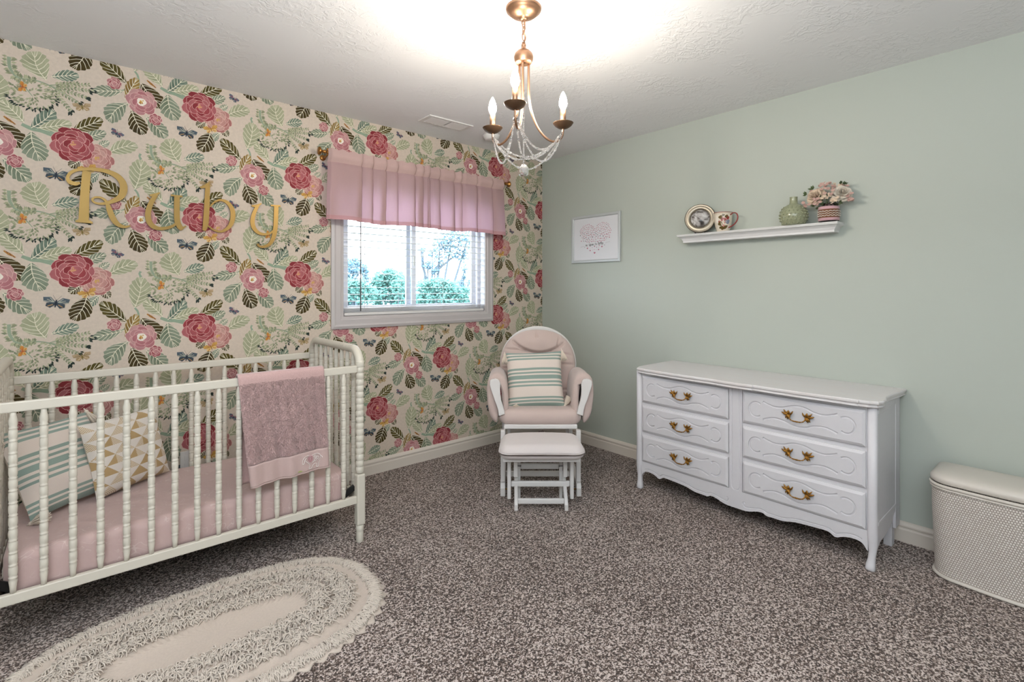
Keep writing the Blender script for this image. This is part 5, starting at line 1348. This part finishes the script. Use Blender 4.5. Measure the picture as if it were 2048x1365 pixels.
# even steps along the outline, with inward normals
cum = [0]
for k in range(NA): cum.append(cum[-1]+math.dist(TAB[k], TAB[(k+1) % NA]))
def at(s):
    s = (s % 1)*cum[-1]; lo, hi = 0, NA
    while hi-lo > 1:
        m = (lo+hi)//2
        if cum[m] <= s: lo = m
        else: hi = m
    t = (s-cum[lo])/(cum[lo+1]-cum[lo]); p, q = TAB[lo], TAB[(lo+1) % NA]; x, y = p[0]+(q[0]-p[0])*t, p[1]+(q[1]-p[1])*t
    dx, dy = q[0]-p[0], q[1]-p[1]; l = math.hypot(dx, dy); return x, y, -dy/l, dx/l
SHEL = [at(k/240) for k in range(240)]
def inset(s, d):
    """point at depth d inside the outline; rings shrink towards the centre strip"""
    x, y, nx, ny = at(s); k = d/.275; ax, ay = .338, .105; L_ = 1
    a = math.atan2(y/RB, x/RA); c_, s_ = math.cos(a), math.sin(a); q = (abs(c_)**3+abs(s_)**3)**(-1/3); ix, iy = ax*q*c_, ay*q*s_
    return x+(ix-x)*k, y+(iy-y)*k
def hgt(d):
    if d < .062: return .007+.006*d/.062
    for a, c, h in ((.062, .112, .010), (.112, .180, .015), (.180, .212, .011), (.212, .275, .015)):
        if a <= d < c: return h
    return .010
b = MB(); NS = 288; rows = []; ds = [0, .012, .03, .06, .065, .085, .108, .114, .145, .178, .183, .197, .209, .215, .245, .273, .285]
vs = []
for k in range(NS):
    x, y, nx, ny = at(k/NS); z_ = .026*abs(((k*58/NS) % 1)*2-1)-.006; vs.append((x-nx*(z_), y-ny*(z_), .0035))
for d in ds:
    for k in range(NS):
        x, y = inset(k/NS, min(d, .275)); h = hgt(d); w = .0018*math.sin(k*1.7+d*200)
        if d == 0: h = .006
        if d > .28: x *= .9; y *= .7
        vs.append((x, y, h+w*(d > .02)))
vs.append((0, 0, .010)); n = len(ds)+1
f = [(i*NS+k, i*NS+(k+1) % NS, (i+1)*NS+(k+1) % NS, (i+1)*NS+k) for i in range(n-1) for k in range(NS)]+[((n-1)*NS+k, (n-1)*NS+(k+1) % NS, n*NS) for k in range(NS)]
vs += [(vs[k][0], vs[k][1], .0005) for k in range(NS)]; o_ = n*NS+1
f += [(o_+k, o_+(k+1) % NS, (k+1) % NS, k) for k in range(NS)]
b.add(vs, f, 0, True); b.build('woven_base', M['rug'], rug)
rg = random.Random(9)
def tufts(name, d0, d1, n, L0, L1, out, r=.0022):
    b = MB()
    for _ in range(n):
        s_ = rg.random(); d = rg.uniform(d0, d1); x, y = inset(s_, d); _, _, nx, ny = at(s_); z = hgt(d)-.003
        L_ = rg.uniform(L0, L1); a = rg.uniform(-1, 1)*(.6 if out else PI); ca, sa = math.cos(a), math.sin(a)
        dx, dy = (-nx*ca+ny*sa, -ny*ca-nx*sa)
        if out: dx, dy = -dx*-1, -dy*-1
        lean = rg.uniform(.5, .95); h1 = L_*(1-lean)*1.3+.004
        if out: h1 = .006+rg.random()*.005
        cx_, cy_ = rg.uniform(-.3, .3)*L_, rg.uniform(-.3, .3)*L_
        p0 = (x, y, z); p1 = (x+dx*L_*.35+cx_*.3, y+dy*L_*.35+cy_*.3, z+h1+.003); p2 = (x+dx*L_*.75+cx_, y+dy*L_*.75+cy_, z+h1*.9+.002); p3 = (x+dx*L_+cx_*1.2, y+dy*L_+cy_*1.2, z+h1*.35+.001)
        b.tube([p0, p1, p2, p3], [r, r*1.05, r, r*.8], 5, cap=True)
    o = b.build(name, M['tuft'], rug); o['kind'] = 'stuff'
tufts('fringe_pile', .024, .062, 4600, .018, .030, True, .0019)
tufts('shag_pile', .118, .176, 4300, .020, .034, False)
tufts('inner_pile', .216, .270, 3000, .018, .030, False)
# ------------------------------------------------------------------ what stands outside the window
GZ = -3.0
b = MB(); b.add([(-60, .6, GZ), (90, .6, GZ), (90, 140, GZ), (-60, 140, GZ)], [(0, 1, 2, 3)]); struct(b.build('ground', M['lawn']), 'green lawn far below the window', 'ground')
def Dp(u, v, dep): return CAM+(FW*1002.396+RT*(u-1024)+Vector((0, 0, 575.589-v)))*(dep/1002.396)
def tree(label, spots, dep, base_u, m, leaf=.16, seed=1, dens=240, branches=()):
    rg = random.Random(seed); gp = Dp(base_u, 575, dep); t = thing('tree', label, 'tree', (gp.x, gp.y, GZ), 0, None)
    o = Vector((gp.x, gp.y, GZ)); b = MB(); tb = MB(); top = None
    for u, v, rpx, dd in spots:
        c = Dp(u, v, dep+dd)-o; R_ = rpx*dep/1002.4
        leaf_ = leaf*.62
        for _ in range(int(2.4*dens*(rpx/22)**2)):
            d = Vector((rg.gauss(0, 1), rg.gauss(0, 1), rg.gauss(0, 1))).normalized()*R_*rg.random()**.45
            p = c+d; q = Vector((rg.gauss(0, 1), rg.gauss(0, 1), rg.gauss(0, 1))).normalized()*leaf_*rg.uniform(.5, 1); r = q.orthogonal().normalized()*leaf_*.45
            b.add([p-q, p+r, p+q, p-r], [(0, 1, 2, 3)])
        h = Vector((0, 0, max(1.5, c.z*.45))); tb.tube([h, h*.5+c*.5+Vector((0, 0, .2)), c], [.045, .03, .012], 6)
    hh = max(1.5, min((Dp(u, v, dep)-o).z for u, v, _, _ in spots)); tb.tube([(0, 0, 0), (0, 0, hh)], [.12, .06], 8)
    for pts in branches: tb.tube([Dp(u, v, dep)-o for u, v in pts], [.035, .025, .012][:len(pts)], 5)
    b.build('foliage', m, t); tb.build('trunk', M['bark'], t)
tree('round tree with a bare trunk gap at the left of the window', [(692, 528, 14, 0), (712, 530, 16, 1), (728, 540, 11, 0), (705, 545, 14, 0), (733, 556, 9, 0)], 17, 712, M['foliage2'], .13, 2)
tree('broad leafy tree in the middle of the left pane', [(765, 560, 20, 0), (790, 560, 22, 0), (812, 566, 20, 1), (752, 568, 14, 0), (778, 548, 13, 0), (800, 575, 18, -1), (768, 590, 19, 0), (798, 597, 19, 0), (818, 585, 15, 0), (752, 602, 14, 0)], 15, 785, M['foliage'], .12, 3)
tree('low light green tree behind the lower left slats', [(695, 572, 18, 0), (720, 575, 18, 0), (700, 590, 18, 0), (740, 585, 16, 0), (690, 600, 14, 0), (725, 597, 15, 0)], 12, 705, M['foliage'], .10, 4)
tree('tall open branched tree in the right pane', [(905, 472, 26, 0), (935, 480, 24, 0), (880, 490, 18, 0), (900, 500, 20, 0), (925, 512, 16, 0), (865, 505, 12, 1), (855, 530, 14, 0), (870, 540, 12, 0), (930, 540, 10, 0), (880, 520, 12, 0), (845, 500, 8, 0), (938, 565, 8, 0)], 11, 862, M['foliage2'], .075, 5, 150, [[(862, 580), (865, 545), (885, 520), ], [(868, 545), (890, 528), (912, 510)], [(858, 575), (845, 530), (842, 500)]])
tree('dark pointed evergreen at the right edge of the pane', [(922, 565, 8, 0), (920, 575, 13, 0), (928, 555, 7, 0), (916, 585, 14, 0), (932, 580, 12, 0)], 16, 922, M['foliage2'], .10, 6)
tree('dense hedge-like tree low in the right pane', [(850, 575, 18, 0), (875, 572, 20, 0), (900, 578, 20, 0), (930, 590, 18, 0), (858, 595, 18, 0), (890, 598, 20, 0), (915, 605, 18, 0), (840, 600, 14, 0)], 9, 880, M['foliage'], .075, 7)
tree('bushy tree beside the window, mostly hidden by the window trim', [(655, 560, 22, 0), (630, 568, 24, 0), (605, 560, 24, 0), (575, 570, 26, 0), (640, 590, 24, 0), (600, 592, 26, 0)], 13, 620, M['foliage'], .11, 8)
hs0 = Dp(795, 590, 22); hs = thing('house', 'pale neighbouring house with a gabled roof beyond the trees', 'house', (hs0.x, hs0.y, GZ), math.radians(20))
zr = hs0.z-GZ
b = MB(); b.box(-2.2, 2.2, -1.5, 1.5, 0, zr-.35); b.build('walls', M['siding'], hs)
b = MB(); b.prism([(-2.5, zr-.45), (0, zr+.30), (2.5, zr-.45), (2.5, zr-.58), (0, zr+.16), (-2.5, zr-.58)], lambda x, z, d: (x, d, z), -1.8, 1.8); b.build('roof', M['shingle'], hs)
b = MB(); b.prism([(-2.3, zr-.52), (0, zr+.15), (2.3, zr-.52)], lambda x, z, d: (x, d, z), -1.5, 1.5); b.build('gable', M['siding'], hs)
FILL = 150.0; SKY = 9.0; EXPO = 0.0
# ------------------------------------------------------------------ light, world, camera
def area(name, loc, rot, sx, sy, power, col):
    l = bpy.data.lights.new(name, 'AREA'); l.shape = 'RECTANGLE'; l.size = sx; l.size_y = sy; l.energy = power; l.color = col
    o = bpy.data.objects.new(name, l); COL.objects.link(o); o.location = loc; o.rotation_euler = rot; return o
# added fill lamp behind the camera, aimed up like a bounced flash
area('bounce_fill', (-3.55, -3.5, 1.65), (math.radians(180), 0, 0), .6, .6, FILL, (.91, .955, 1))
w = bpy.data.worlds.new('overcast_sky'); sc.world = w; w.use_nodes = True
bg = w.node_tree.nodes['Background']; bg.inputs[0].default_value = (.86, .94, 1, 1); bg.inputs[1].default_value = SKY
cam = bpy.data.cameras.new('camera'); co = bpy.data.objects.new('camera', cam); COL.objects.link(co)
cam.sensor_width = 36; cam.lens = 1002.396/2048*36; cam.shift_y = -(682.5-575.589)/2048; cam.clip_start = .02; cam.clip_end = 300
co.location = CAM; co.rotation_euler = (PI/2, 0, TH-PI/2); sc.camera = co
sc.view_settings.view_transform = 'Standard'; sc.view_settings.look = 'None'; sc.view_settings.gamma = 1; sc.view_settings.exposure = EXPO
sc.view_settings.use_curve_mapping = False
cy = sc.cycles
cy.use_denoising = True; cy.caustics_reflective = False; cy.caustics_refractive = False; cy.sample_clamp_indirect = 4.0
cy.adaptive_threshold = .02; cy.max_bounces = 7; cy.diffuse_bounces = 4; cy.glossy_bounces = 3; cy.transmission_bounces = 6; cy.transparent_max_bounces = 12
